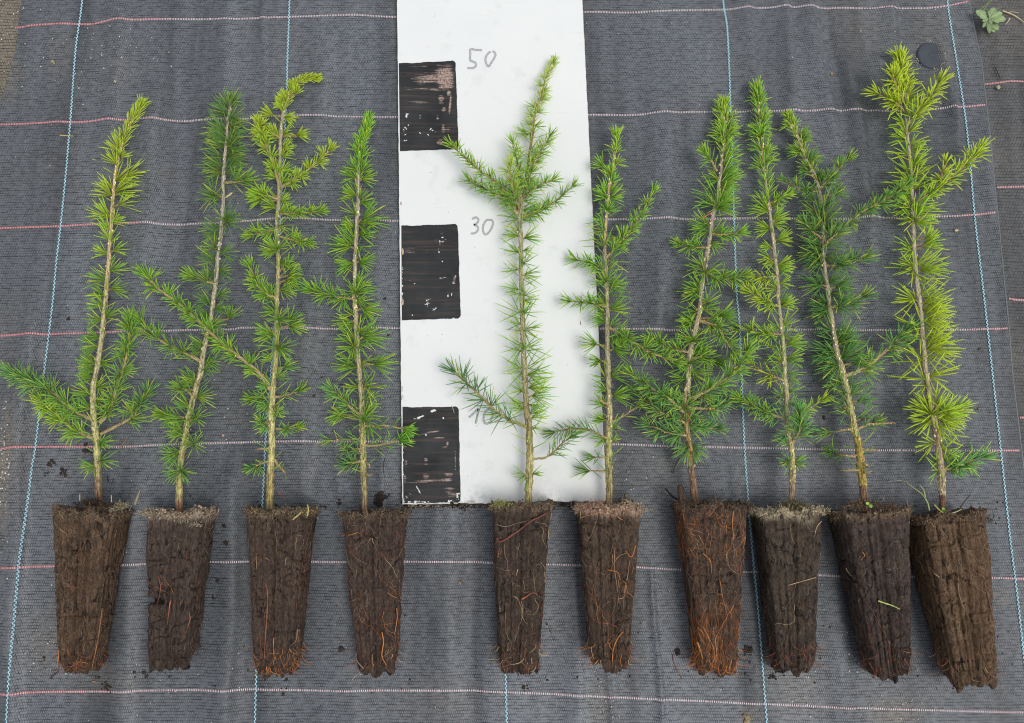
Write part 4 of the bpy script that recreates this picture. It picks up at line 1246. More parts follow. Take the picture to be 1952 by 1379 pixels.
SEEDS.append(dict(
    label='bushiest seedling, with many wide branches low down and a plug matted with bright orange roots',
    stem=[(1324, 946, 16), (1322, 920, 14.5), (1319, 898, 13), (1316, 857, 12.5), (1311, 825, 10), (1306, 788, 10), (1308, 753, 11), (1312, 724, 12), (1315, 675, 12), (1325, 631, 11), (1334, 588, 10), (1338, 545, 10), (1344, 507, 9), (1353, 454, 9), (1359, 411, 9), (1367, 376, 9), (1373, 338, 7), (1378, 289, 6), (1381, 266, 6), (1382, 231, 5.5), (1378, 216, 5), (1378, 206, 4)],
    bark=[(0, (.20, .12, .075)), (.1, (.22, .14, .09)), (.13, (.30, .21, .08)), (.25, (.34, .25, .10)), (.3, GT), (.7, (.38, .32, .25)), (.85, (.44, .36, .24)), (1, TN)],
    cols=[(0, BG), (.12, BG), (.3, MG), (.55, (.12, .27, .04)), (.8, (.13, .29, .04)), (1, (.20, .34, .05))], leader=300, lead_len=28, lead_step=2.0,
    tufts=[(205, 95, 28, 'd'), (215, 140, 28), (225, 30, 30), (240, 140, 30), (245, 30, 28), (262, 90, 34, 'r'), (258, 150, 34, 'd'), (255, 30, 34, 'd'), (285, 30, 38), (275, 135, 38), (300, 15, 44), (315, 25, 44), (343, 18, 44, 'd', (1380,)), (335, 30, 44, 'd'), (343, 178, 36), (357, -8, 34), (350, 0, 40, 'd'), (378, 160, 60, 's'), (395, 100, 38, 'r', (1369,)), (392, 150, 40), (398, 5, 48, 'd'), (385, 20, 46, 'd'), (430, 174, 48, 'd', (1350,)), (440, 190, 44), (462, -50, 34), (447, 10, 40),
            (518, 200, 46, 'r', (1344,)), (510, 160, 44), (520, -10, 40), (553, 185, 42, 'd', (1331,)), (545, 160, 38), (577, 10, 34, 'r', (1347,)), (565, 190, 38), (595, 195, 42), (590, 0, 38), (612, 190, 40, 'd', (1322,)), (618, 165, 38), (612, 20, 36, (1354,)), (605, 15, 42, 'd', (1370,)), (650, 90, 38, 'r', (1320,)), (648, 180, 40), (665, 15, 46), (676, 5, 48), (692, 260, 44, 'r', (1315,)), (700, 170, 46), (710, -20, 44), (722, 200, 40), (779, 90, 36, 'r', (1303,)), (765, 150, 34), (770, 30, 34), (795, 200, 38), (800, 20, 36), (812, -20, 36), (820, 190, 38), (855, 235, 40), (855, -60, 38), (850, 215, 40), (850, -35, 34)],
    branches=[dict(p=[(1366, 326), (1357, 308), (1346, 294)], w0=5.5, L=26, z=.026, ntip=26), dict(p=[(1350, 472), (1325, 472), (1300, 467)], w0=4.5, L=26, z=.018), dict(p=[(1356, 447), (1380, 448), (1406, 444)], w0=5, L=26, z=.022), dict(p=[(1344, 520), (1368, 529), (1390, 530), (1414, 526)], w0=4.5, L=30, z=.022), dict(p=[(1331, 611), (1354, 618), (1369, 625), (1383, 649), (1396, 668)], w0=6, L=26, z=.036),
              dict(p=[(1313, 672), (1290, 668), (1267, 662), (1246, 650)], w0=5, L=30, z=.026), dict(p=[(1312, 762), (1340, 750), (1360, 738), (1395, 714), (1410, 690), (1422, 670)], w0=7, L=32, z=.034, sp=17), dict(p=[(1304, 786), (1285, 768), (1270, 756), (1238, 738), (1208, 717)], w0=7, L=32, z=.036, cols=(BG, (.09, .23, .035))), dict(p=[(1305, 806), (1267, 790), (1247, 776), (1216, 752)], w0=5.5, L=30, z=.018, cols=(BG, DG)),
              dict(p=[(1309, 830), (1290, 828), (1270, 824), (1238, 812)], w0=6, L=33, z=.018, cols=(BG, BG)), dict(p=[(1310, 778), (1335, 779), (1357, 779), (1372, 773), (1412, 765)], w0=5, L=30, z=.016, cols=(BG, BG), bare=.3), dict(p=[(1312, 815), (1330, 815), (1345, 817), (1364, 818)], w0=5, L=27, z=.014, cols=(BG, BG)), dict(p=[(1315, 685), (1340, 680), (1365, 690)], w0=4, L=30, z=.014)]))
SEEDS.append(dict(
    label='slender upright seedling just right of a blue thread, its plug with a pale mossy rim',
    stem=[(1509, 956, 11), (1510, 920, 11.5), (1510, 888, 12), (1507, 844, 12), (1501, 797, 11), (1497, 728, 10), (1491, 641, 9), (1484, 569, 8.5), (1482, 536, 8.5), (1475, 469, 8), (1468, 405, 7.5), (1462, 365, 6.5), (1457, 324, 6), (1452, 266, 5.5), (1447, 217, 5), (1446, 190, 4.5), (1443, 174, 4)],
    bark=[(0, (.28, .19, .12)), (.05, (.27, .20, .12)), (.1, (.36, .31, .12)), (.2, (.40, .36, .17)), (.4, (.42, .38, .22)), (.7, (.44, .37, .25)), (.8, TN), (1, TN)],
    cols=[(0, BG), (.2, BG), (.4, (.17, .33, .04)), (.6, (.21, .38, .035)), (.8, (.16, .31, .04)), (1, (.15, .31, .045))], leader=370, lead_len=30, lead_step=1.6, stray=7,
    tufts=[(170, 100, 24), (190, 150, 24), (195, 30, 22), (222, 20, 26), (230, 40, 26), (248, 165, 28, 'd'), (246, 15, 26), (258, 60, 26, 'r'), (262, 150, 26), (285, 150, 30), (290, 30, 28), (310, 35, 34), (320, 150, 34), (402, 163, 42, 'd', (1464,)), (385, 150, 40), (392, -5, 30), (418, 22, 34, 'd'), (428, -10, 28), (436, 182, 32, 'd'), (459, 14, 34, 'd', (1480,)), (472, 178, 24, (1468,)), (492, 182, 30, (1468,)), (500, 195, 26), (506, 10, 34, 'd'), (515, -10, 30), (540, 3, 28), (550, 170, 34), (583, 20, 36, 'd'), (575, -10, 26), (620, 30, 44, 's'), (628, 150, 36, 's'),
            (656, 10, 40, 'd', (1500,)), (645, 30, 34, 's'), (660, 179, 56, 's'), (685, 0, 40, 'd'), (680, 150, 36, 's'), (690, 165, 34), (705, 190, 40, 's'), (712, 5, 34, 's'), (725, -15, 32, 's'), (745, 5, 38, 's'), (756, 170, 38), (770, 20, 32, 's'), (775, 200, 30, 's'), (800, 10, 30), (830, 205, 34), (845, 175, 30, 's'), (880, 172, 28), (880, 12, 28), (884, 205, 24, 's'), (884, -30, 24, 's')],
    branches=[dict(p=[(1470, 388), (1482, 380), (1496, 373)], w0=4.5, L=24, z=.020), dict(p=[(1480, 527), (1460, 529), (1442, 530)], w0=4.5, L=25, z=.018, cols=((.2, .37, .04), YG)), dict(p=[(1484, 584), (1467, 581), (1449, 569), (1428, 558)], w0=5, L=26, z=.026, cols=((.2, .37, .035), (.24, .40, .03)), sp=11), dict(p=[(1489, 638), (1465, 637), (1443, 634), (1408, 629)], w0=4, L=28, z=.026, cols=((.2, .36, .04), (.1, .23, .04))),
              dict(p=[(1494, 726), (1475, 718), (1458, 711), (1434, 696)], w0=5, L=30, z=.014, step=5, sp=26, cols=((.24, .36, .05), YG), ntip=8), dict(p=[(1499, 799), (1467, 789), (1443, 778), (1413, 762)], w0=5.5, L=30, z=.024, cols=(BG, (.12, .28, .04))), dict(p=[(1504, 802), (1520, 792), (1539, 781), (1565, 765)], w0=5, L=24, z=.022, bare=.4, cols=(MG, LG), step=2.2, tufts=False), dict(p=[(1510, 845), (1521, 828), (1526, 812), (1525, 793)], w0=6, L=34, z=.040, cols=(BG, (.10, .26, .07)), sp=9, step=1.8)]))
SEEDS.append(dict(
    label='second seedling from the right, blue green, leaning left, a branch reaching its right neighbour',
    stem=[(1648, 954, 16), (1646, 930, 16), (1643, 908, 16), (1636, 850, 15.5), (1627, 812, 14), (1619, 763, 12.5), (1607, 711, 12.5), (1597, 676, 12), (1590, 641, 10.5), (1582, 589, 9.5), (1578, 550, 9), (1573, 518, 8), (1568, 480, 7), (1570, 436, 7), (1567, 390, 7), (1559, 352, 7), (1544, 320, 6), (1533, 297, 6), (1521, 262, 6), (1510, 243, 6), (1504, 228, 5)],
    bark=[(0, (.20, .125, .08)), (.055, (.21, .13, .08)), (.065, (.34, .26, .07)), (.15, (.30, .22, .05)), (.2, OL), (.35, (.40, .36, .20)), (.6, (.42, .37, .26)), (.85, (.45, .36, .24)), (1, TN)],
    cols=[(0, BG), (.3, (.09, .22, .06)), (.5, (.075, .20, .055)), (.8, DG), (.95, (.10, .23, .04)), (1, (.2, .33, .05))], leader=345, lead_len=24, lead_step=2.0, stray=6, stray_len=42, tipang=25,
    tufts=[(225, 110, 20, 'd'), (240, 60, 22), (240, 170, 22), (262, 22, 30, 'd'), (272, 40, 26), (290, 172, 34, 'd'), (285, 200, 24), (305, 28, 32, 'd'), (315, 45, 28), (322, 190, 28), (326, 160, 26), (335, 0, 24), (350, 60, 30), (372, 30, 34, 'd', (1588,)), (384, 155, 32, (1550,)), (395, 55, 48, 's'), (400, 130, 52, 's'), (410, 55, 52, 's'), (415, 140, 52), (425, 60, 56), (430, 130, 50), (436, 150, 46), (440, 50, 46), (470, 30, 50), (480, 200, 56, 'd'), (486, 180, 56), (490, -10, 46), (496, 190, 50), (503, 186, 48, 's'), (470, 160, 52, 'd'),
            (530, 200, 34, 's'), (544, 184, 50, 'd', (1566,)), (548, 5, 44, 'd', (1592,)), (540, 30, 44), (560, -15, 44), (590, 190, 42, 'd'), (580, 165, 36), (600, 200, 40), (575, 200, 40, 's'), (630, 174, 36), (635, 5, 40, 's'), (650, 190, 44, 's'), (655, 18, 54, 'd'), (650, 35, 50, 'd'), (668, 10, 54), (670, 190, 54, 'd'), (678, 175, 50), (693, 12, 56, 'd', (1622,)), (685, 35, 54, 'd'), (700, 205, 50), (695, 190, 50, 'd'), (735, 160, 44, 's'), (740, 30, 50, 's'), (728, 170, 44), (750, 190, 40, 's'), (765, 150, 52, 's'), (765, 10, 42, (1634,)), (755, 45, 40, 's'), (780, 175, 38, 's'), (800, 48, 48, 's', (1640,)), (790, 150, 34, 's')],
    branches=[dict(p=[(1558, 366), (1542, 365), (1527, 361), (1498, 346)], w0=4.5, L=20, z=.022), dict(p=[(1563, 360), (1575, 348), (1588, 335), (1615, 305)], w0=5, L=24, z=.018), dict(p=[(1567, 455), (1552, 444), (1537, 430)], w0=5, L=30, z=.030, ntip=26), dict(p=[(1568, 472), (1583, 456), (1597, 445)], w0=6, L=34, z=.036, ntip=12), dict(p=[(1571, 468), (1600, 438), (1643, 405), (1672, 390), (1700, 373), (1726, 356)], w0=6, L=24, z=.038, cols=(DG, (.09, .22, .045)), step=2.2, bare=.12),
              dict(p=[(1575, 507), (1595, 507), (1614, 505), (1644, 494)], w0=4.5, L=34, z=.020), dict(p=[(1582, 586), (1598, 585), (1614, 581), (1641, 566)], w0=6, L=34, z=.026), dict(p=[(1610, 718), (1635, 708), (1656, 696), (1691, 667), (1709, 647), (1724, 632)], w0=8, L=38, z=.026, cols=((.12, .27, .06), (.085, .22, .07)), bare=.15, step=3.4, sp=19),
              dict(p=[(1628, 820), (1640, 816), (1656, 809), (1680, 808), (1706, 806)], w0=5.5, L=10, z=.020, style='bare'), dict(p=[(1640, 817), (1650, 812), (1660, 808)], w0=4, L=30, z=.022, cols=(DG, DG), ntip=22, bare=.3), dict(p=[(1622, 819), (1600, 822), (1580, 825)], w0=4.5, L=32, z=.014, bare=.6, tufts=False, cols=(BG, BG)), dict(p=[(1631, 871), (1610, 869), (1590, 865)], w0=4.5, L=28, z=.014, bare=.55, tufts=False, cols=(BG, (.07, .19, .05)), ntip=24),
              dict(p=[(1640, 857), (1658, 858), (1676, 859)], w0=6, style='bare'), dict(p=[(1642, 882), (1650, 886), (1657, 889)], w0=6, style='bare'), dict(p=[(1636, 897), (1618, 897), (1601, 898)], w0=4.5, style='bare'), dict(p=[(1645, 902), (1655, 901), (1662, 898)], w0=5, style='bare'), dict(p=[(1622, 779), (1612, 778), (1606, 778)], w0=5, style='bare')]))
SEEDS.append(dict(
    label='rightmost seedling, the tallest and most yellow, with a forked bushy top below the black disc',
    stem=[(1797, 969, 12.5), (1796, 935, 14), (1793, 895, 14.5), (1787, 839, 14), (1777, 784, 13.5), (1765, 712, 11.5), (1758, 640, 10.5), (1755, 590, 10), (1745, 512, 9.5), (1741, 440, 9), (1739, 379, 8), (1736, 321, 7.5), (1730, 263, 7), (1727, 219, 6), (1724, 170, 5), (1717, 128, 4.5), (1714, 112, 4)],
    bark=[(0, (.20, .11, .07)), (.045, (.20, .11, .07)), (.05, (.38, .32, .20)), (.2, (.34, .25, .14)), (.35, (.40, .35, .22)), (.6, (.44, .39, .26)), (.85, (.46, .40, .22)), (1, (.44, .46, .10))],
    cols=[(0, (.12, .27, .09)), (.08, (.14, .30, .07)), (.14, (.26, .42, .04)), (.35, (.34, .46, .03)), (.5, (.24, .40, .035)), (.62, (.20, .37, .035)), (.85, (.22, .39, .04)), (.95, (.48, .54, .03)), (1, (.56, .60, .03))], leader=180, lead_len=32, lead_step=1.3, w=.00078, stray=9, stray_len=44, tipang=8,
    tufts=[(110, 125, 30), (120, 50, 28), (135, 150, 30), (140, 30, 30), (150, 160, 34), (160, 25, 34), (172, 150, 30), (185, 30, 36), (190, 150, 30), (205, 60, 30), (235, 165, 34), (250, 32, 36), (252, 150, 32), (267, 158, 36, 'd'), (275, 22, 36), (285, 0, 34), (296, 152, 42), (310, 25, 44), (315, 40, 40), (320, 0, 34), (330, 150, 52), (340, 25, 48), (345, 160, 48), (355, 150, 54), (362, 42, 52), (372, 165, 46, 'd'), (380, 185, 44), (398, 177, 48, 'd'), (392, 10, 50), (405, 0, 52), (421, 10, 38, 'r', (1743,)), (418, 175, 40), (425, -20, 44), (412, 40, 44),
            (471, 182, 42, (1736,)), (480, 205, 36), (465, 15, 36, 'd', (1762,)), (472, -8, 52, 's', (1758,)), (455, 60, 30, (1764,)), (512, 188, 58), (508, 142, 34), (515, -4, 62, 'd', (1754,)), (505, 20, 52), (530, -25, 60, 's'), (522, 250, 30, 's'), (572, 180, 52, 'd', (1745,)), (577, 6, 60, 'd', (1760,)), (565, 25, 58), (590, -12, 62, 'd'), (600, 15, 58), (612, 0, 60, 'd'), (625, 178, 52), (620, 200, 44, 's'), (630, 10, 62), (640, 200, 46, 's'), (640, -10, 58), (655, 15, 56), (665, 0, 66, 'd', (1770,)), (668, 25, 56), (682, 185, 62, 's'), (680, -20, 60, 's'), (690, 170, 62, 's'), (715, 8, 64, 's'), (722, 172, 62, 's'), (718, -40, 48, 's'), (735, 230, 34, 's'),
            (790, 90, 52, 'r', (1776,)), (788, 160, 52, 'd'), (790, 20, 54, 'd'), (800, 210, 52, 'd'), (775, 140, 44), (772, 35, 48), (800, -15, 54, 'd', (1790,)), (810, -50, 40), (828, -22, 54, 's'), (845, 200, 46, (1778,)), (860, 35, 44, 's'), (880, 30, 40), (895, 235, 36, 's'), (880, 150, 24, 's')],
    branches=[dict(p=[(1725, 214), (1714, 202), (1703, 194), (1675, 180)], w0=6, L=32, z=.026, cols=((.26, .42, .04), (.42, .52, .03)), sp=12), dict(p=[(1731, 240), (1745, 218), (1765, 194), (1789, 160)], w0=5.5, L=32, z=.026, cols=((.20, .38, .04), (.40, .52, .04)), sp=13, ntip=24), dict(p=[(1723, 196), (1712, 172), (1706, 158), (1702, 144)], w0=5.5, L=28, z=.036, cols=((.30, .44, .04), (.44, .54, .03)), sp=11),
              dict(p=[(1744, 390), (1776, 367), (1811, 340), (1849, 306), (1865, 286)], w0=6.5, L=30, z=.028, cols=((.22, .39, .04), (.30, .46, .04)), ntip=18, sp=16), dict(p=[(1790, 357), (1795, 335), (1801, 314)], w0=4.5, L=24, z=.040, cols=((.3, .42, .04), YG)), dict(p=[(1796, 898), (1815, 892), (1836, 884), (1866, 872)], w0=6, L=36, z=.018, cols=((.10, .25, .07), (.11, .27, .09)), sp=14), dict(p=[(1780, 798), (1800, 788), (1818, 780)], w0=5, L=44, z=.030, cols=(LG, LG), sp=10)]))
roots = [seedling(i, d) for i, d in enumerate(SEEDS)]

# ------------------------------------------------------------------ root plugs
ORG = (.58, .21, .05); RST = (.30, .10, .05); TAN = (.52, .36, .20); DRK = (.060, .034, .025); RED = (.34, .075, .045)
PLUGS = [
    dict(c=[(93, 976), (208, 976), (104, 1283), (170, 1283)], H=(.056, .038), soil=(.070, .047, .032), rim=(.075, .055, .038), fine=170, roots=[(RST, 8, .2, 1.), (ORG, 9, .78, 1.), (TAN, 12, 0, .2), (DRK, 60, 0, 1)], beard=26, bc=[DRK, RST], depth=4),
    dict(c=[(272, 975), (384, 978), (278, 1270), (352, 1268)], H=(.050, .036), soil=(.048, .036, .031), rim=(.24, .19, .14), fine=120, roots=[(DRK, 110, .45, 1.), (RST, 12, .2, .8), (ORG, 3, .5, .75), (TAN, 8, 0, .3)], beard=60, bc=[DRK, DRK, (.09, .06, .05)], depth=3),
    dict(c=[(462, 976), (583, 976), (482, 1290), (556, 1285)], H=(.054, .038), soil=(.050, .036, .029), rim=(.10, .075, .05), fine=170, roots=[(RST, 34, .1, 1.), (ORG, 22, .82, 1.), (TAN, 14, 0, .3), (DRK, 40, .3, 1.)], beard=55, bc=[ORG, RST, DRK, (.30, .2, .1)], depth=3),
    dict(c=[(647, 982), (766, 976), (679, 1277), (752, 1276)], H=(.054, .036), soil=(.047, .034, .029), rim=(.07, .05, .035), fine=200, roots=[(RST, 52, .05, 1.), (ORG, 16, .35, 1.), (TAN, 28, 0, .6), (DRK, 40, .1, 1)], beard=26, bc=[DRK, TAN, RST], depth=3),
    dict(c=[(938, 966), (1051, 964), (951, 1280), (1027, 1278)], H=(.052, .036), soil=(.043, .032, .026), rim=(.10, .075, .05), fine=130, roots=[(TAN, 34, 0, 1.), (RST, 18, .3, 1.), (DRK, 26, .3, 1), (ORG, 4, .8, 1)], beard=34, bc=[DRK, TAN, RST], depth=3),
    dict(c=[(1103, 970), (1225, 966), (1128, 1270), (1201, 1269)], H=(.052, .036), soil=(.052, .037, .028), rim=(.36, .24, .17), fine=150, roots=[(RST, 30, .2, 1.), (ORG, 12, .35, 1.), (TAN, 34, 0, 1.), (DRK, 16, 0, 1)], beard=36, bc=[RST, ORG, TAN, DRK], depth=3),
    dict(c=[(1300, 966), (1430, 962), (1338, 1284), (1408, 1284)], H=(.054, .036), soil=(.052, .037, .029), rim=(.055, .04, .03), fine=320, roots=[(ORG, 130, .0, .30), (ORG, 130, .55, 1.), (RST, 110, 0, 1.), (TAN, 40, 0, 1.), (DRK, 30, 0, 1)], beard=60, bc=[ORG, RST, DRK, ORG], depth=2),
    dict(c=[(1455, 978), (1573, 972), (1487, 1280), (1557, 1272)], H=(.054, .038), soil=(.046, .036, .029), rim=(.30, .25, .17), fine=90, roots=[(DRK, 30, .65, 1.), (RST, 10, .5, 1.), (TAN, 12, 0, .6)], beard=70, bc=[DRK, DRK, RST], depth=3),
    dict(c=[(1612, 984), (1741, 970), (1672, 1294), (1743, 1288)], H=(.058, .040), soil=(.045, .034, .030), rim=(.12, .085, .055), fine=120, roots=[(RST, 22, .6, 1.), (DRK, 50, .4, 1.), (TAN, 10, 0, .6)], beard=55, bc=[DRK, RST, DRK], depth=4),
    dict(c=[(1762, 984), (1887, 980), (1828, 1306), (1908, 1297)], H=(.058, .042), soil=(.088, .058, .036), rim=(.075, .05, .035), fine=220, roots=[(TAN, 34, 0, .8), (RST, 26, 0, 1.), (DRK, 30, .5, 1.)], beard=40, bc=[RST, DRK, (.14, .08, .04), TAN], depth=4),
]


def make_plug(i, d, root):
    (TL, TR, BL, BR_) = d['c']; H1, H2 = d['H']
    tl, tr, bl, br = P(*TL, H1), P(*TR, H1), P(*BL, H2), P(*BR_, H2)
    nt, na = 190, 176
    th = np.linspace(0, 2 * np.pi, na, endpoint=False) + .01
    t = np.linspace(0, 1, nt)
    c0, c1 = (tl + tr) / 2, (bl + br) / 2
    ax = c1 - c0; ax[2] = 0; Lg = np.linalg.norm(ax); ax = ax / Lg
    A = np.array((-ax[1], ax[0], 0))
    if A[0] < 0: A = -A
    w0 = abs((tr - tl) @ A) / 2; w1 = abs((br - bl) @ A) / 2
    wid = w0 * (1 - t) + w1 * t
    hh = (H1 * (1 - t) + H2 * t) / 2
    sag = np.interp(t, [0, .5, 1], [0, .0006, 0])
    cs_, sn = np.cos(th), np.sin(th)
    e = 5.0
    rr = (np.abs(cs_) ** e + np.abs(sn) ** e) ** (-1 / e)
    # ribs of the tray cell, pressed in as furrows on every face
    q = np.where(np.abs(cs_) > np.abs(sn), sn / np.maximum(np.abs(cs_), 1e-6), cs_ / np.maximum(np.abs(sn), 1e-6))
    groove = np.zeros_like(q)
    k = d['depth'] * .00150
    groove += k * .75 * np.exp(-((q + .02) / .085) ** 2)
    groove += k * .50 * np.exp(-((q - .40) / .055) ** 2) + k * .50 * np.exp(-((q + .44) / .055) ** 2)
    groove += k * .36 * np.exp(-((q - .70) / .045) ** 2) + k * .36 * np.exp(-((q + .74) / .045) ** 2) + k * .28 * np.exp(-((q - .20) / .035) ** 2) + k * .28 * np.exp(-((q + .24) / .035) ** 2)
    X = cs_[None] * rr[None] * wid[:, None]
    Z = sn[None] * rr[None] * hh[:, None]
    tcol = t[:, None] + 0 * X
    pt = np.stack([X, tcol * Lg, Z], -1)
    nrm = np.stack([cs_[None] * np.ones_like(X), 0 * X, sn[None] * np.ones_like(X)], -1)
    s0 = i * 13.7
    disp = .0012 * fbm(pt * np.array((70, 32, 70)) + s0, 3, i) + .0009 * fbm(pt * np.array((330, 110, 330)) + s0, 3, i + 3)
    disp += .0007 * np.minimum(0, noise3(pt * np.array((160, 420, 160)) + s0, i + 8) + .25)
    gfade = np.clip(t / .08, .2, 1)[:, None] * np.clip((1.02 - t) / .10, 0.1, 1)[:, None]
    disp = disp - groove[None] * gfade * (1 + .25 * noise3(np.stack([X * 0 + q[None] * 3, tcol * 9, X * 0], -1) + s0, 2))
    # the rim crumbles, and the foot is a ragged mass of root ends
    rim = np.exp(-t / .035)[:, None]
    disp += rim * .0040 * fbm(pt * 190 + s0, 3, i + 5)
    foot = np.exp(-(1 - t) / .05)[:, None]
    disp += foot * (.0030 * fbm(pt * np.array((170, 60, 170)) + s0, 3, i + 6) - .0022)
    # cracks
    cr = np.abs(noise3(pt * np.array((55, 95, 55)) + s0 * 2, i + 12))
    disp -= .0030 * np.exp(-(cr / .030) ** 2) * (noise3(pt * 26 + s0, i + 2) > .12)
    if i == 1:      # the deep notch broken out of its left side
        g = np.exp(-((tcol - .585) / .020) ** 4) * np.exp(-((X + .020 + .0 * X) / .014) ** 4) * (Z > 0)
        disp -= .011 * g * (1 + .3 * noise3(pt * 300, 4))
        disp -= .002 * np.exp(-((tcol - .50 - X * 1.2) / .010) ** 2) * (X < .005)
        disp -= .006 * np.exp(-((tcol - .97) / .04) ** 2) * (X > .008)
    if i == 9:
        disp += .002 * np.exp(-((tcol - .35) / .2) ** 2)
    X2 = X + nrm[..., 0] * disp
    Z2 = Z + nrm[..., 2] * disp
    along = tcol * Lg + .0016 * fbm(pt * 60 + 3 + s0, 2, i) * np.clip((t - .9) / .1, 0, 1)[:, None] * 2.5
    along = along + (.0052 * fbm(np.stack([X * 90, Z * 90, X * 0 + s0], -1), 3, 4) * (rim + foot * 1.6))
    C = c0[None, None] * np.array((1, 1, 0))
    W = C + ax[None, None] * along[..., None] + A[None, None] * X2[..., None]
    W[..., 2] = np.maximum((hh + sag)[:, None] + .0006 + Z2, .0008 + .0006 * noise3(W * 200, 3))
    W[..., 2] += gz(c0[0], (c0[1] + c1[1]) / 2)
    side = W.copy()
    verts = [W.reshape(-1, 3)]
    faces = []
    a_ = np.arange(na); b_ = (a_ + 1) % na
    for r in range(nt - 1):
        faces.append(np.stack([r * na + a_, r * na + b_, (r + 1) * na + b_, (r + 1) * na + a_], -1))
    # end caps: rings closing in, roughened
    base = nt * na
    for (row, sgn, amp) in ((0, -1, .0022), (nt - 1, 1, .0045)):
        prev = row * na
        ring = W[row]; cen_ = ring.mean(0)
        for kx, f in enumerate((.93, .82, .68, .52, .36, .2, .06)):
            v = cen_ + (ring - cen_) * f
            v = v + ax * sgn * ((1 - f) * (.0012 if sgn < 0 else .001) + amp * fbm(v * 170 + s0, 3, i + 9))[:, None]
            verts.append(v)
            cur = base
            fz = np.stack([prev + b_, prev + a_, cur + a_, cur + b_], -1)
            faces.append(fz if sgn < 0 else fz[:, ::-1])
            prev = cur; base += na
    V = np.vstack(verts); F = np.vstack(faces)
    soil = np.array(d['soil']) * np.array((1.50, 1.38, 1.22)); rimc = np.array(d['rim']) * 1.5
    tt_all = np.concatenate([np.repeat(t, na), np.zeros(7 * na), np.ones(7 * na)])
    nz = noise3(V * 120 + s0, 21)
    k = np.clip(np.exp(-tt_all / .022) * 1.3 + .35 * nz * np.exp(-tt_all / .06), 0, 1)
    if i in (5, 7, 1):
        k = np.clip(np.exp(-(tt_all / (.045 + .03 * noise3(V * np.array((70, 3, 3)) + s0, 9)).clip(.015)) ** 2) * 1.2, 0, 1)
        k *= np.clip(.75 + .6 * nz, 0, 1)
    cc = soil[None] * (1 - k[:, None]) + rimc[None] * k[:, None]
    ft = np.clip((tt_all - .90) / .1, 0, 1)[:, None] * np.clip(.5 + nz[:, None], 0, 1) * .5
    cc = cc * (1 - ft) + np.array((.035, .022, .017)) * ft
    me = make_mesh('root_plug', V, F, M_SOIL, cc)
    plug = link('root_plug', me, root)

    def S(u, tq, off=0.0):
        """point on the plug's skin; u = angle as a fraction of a turn, tq = 0..1 along"""
        fu = (u % 1) * na; fr = np.clip(tq, 0, 1) * (nt - 1)
        i0 = int(fu) % na; i1 = (i0 + 1) % na; j0 = int(min(nt - 2, fr)); a0 = fu - int(fu); b0 = fr - j0
        p = (side[j0, i0] * (1 - a0) + side[j0, i1] * a0) * (1 - b0) + (side[j0 + 1, i0] * (1 - a0) + side[j0 + 1, i1] * a0) * b0
        ang = (u % 1) * 2 * math.pi
        return p + (A * math.cos(ang) + np.array((0, 0, 1)) * math.sin(ang)) * off

    def strand(s, u, tq, length, head, r, col, wander=.42, off=.0002, taper=True):
        n = max(4, int(length / .0022))
        pts = []
        for _ in range(n):
            pts.append(S(u, tq, off + r * .6))
            head += random.uniform(-wander, wander)
            per_ = 4 * (w0 * (1 - tq) + w1 * tq) * 2
            u += math.sin(head) * .0022 / per_
            tq += math.cos(head) * .0022 / Lg
            if tq > 1.0 or tq < 0: break
            if math.sin((u % 1) * 2 * math.pi) < -.55: break
        if len(pts) < 3: return
        if len(pts) > 7 and random.random() < .45:
            strand(s, u - .004, max(0, tq - .03), length * .4, head + random.choice((-.9, .9)), r * .6, col, wander, off)
        pts = np.array(pts)
        rad = np.linspace(r, r * (.35 if taper else .8), len(pts))
        c = np.array(col) * random.uniform(.65, 1.35)
        s.tube(pts, rad, c * (1 + .25 * noise3(pts * 300, 3))[:, None], 4, cap=False)

    def rand_u():
        v = random.uniform(-.14, .64)        # mostly the upper face and both flanks
        return v
    s = Soup()
    for col, n, ta, tb in d['roots']:
        for _ in range(int(n * 1.9)):
            big = random.random() < .10
            strand(s, rand_u(), random.uniform(ta, tb) if tb - ta > .3 else random.uniform(ta, tb * .97), random.uniform(.008, .050 if tb > .5 else .022) * (1.2 if col in (ORG, DRK) else 1),
                   random.gauss(0, .22) if random.random() < (.90 if ta > .4 else .55) else random.uniform(-3.1, 3.1), random.uniform(.00030, .00050) if big else random.uniform(.00010, .00024), np.array(col) * random.choice((.3, .5, .7, .95)), wander=.20 if ta > .4 else .42)
    if s.n:
        setp(s.build('roots', M_ROOT, plug), kind='stuff')
    s = Soup()
    for _ in range(int(d['fine'] * 1.6)):
        strand(s, rand_u(), random.random(), random.uniform(.004, .022), random.uniform(-3.1, 3.1) if random.random() < .5 else random.gauss(0, .4), random.uniform(.00008, .00016),
               random.choice(((.10, .055, .035), (.20, .12, .07), (.03, .018, .014), (.32, .24, .17))), wander=.8)
    setp(s.build('root_hairs', M_ROOT, plug), kind='stuff')
    # beard of root ends round the foot, combed along and curling under
    s = Soup()
    for _ in range(d['beard'] * 3):
        u = rand_u()
        tq = random.uniform(.84, .995)
        p = S(u, tq, .0004)
        dr = unit(ax * random.uniform(.8, 1) + A * random.gauss(0, .22) + np.array((0, 0, random.gauss(-.15, .3))))
        n = random.randint(6, 12); pts = [p]
        curl = random.gauss(0, .28); cz = random.gauss(-.05, .12)
        for _k in range(n):
            dr = unit(dr + A * curl + np.array((0, 0, cz)) + np.array([random.gauss(0, .12) for _ in range(3)]))
            p = p + dr * .0014
            if (p - c0) @ ax > Lg + abs(random.gauss(0, .0045)): break
            p[2] = max(p[2], .0008)
            pts.append(p)
        if len(pts) < 4: continue
        r = random.uniform(.00014, .00040)
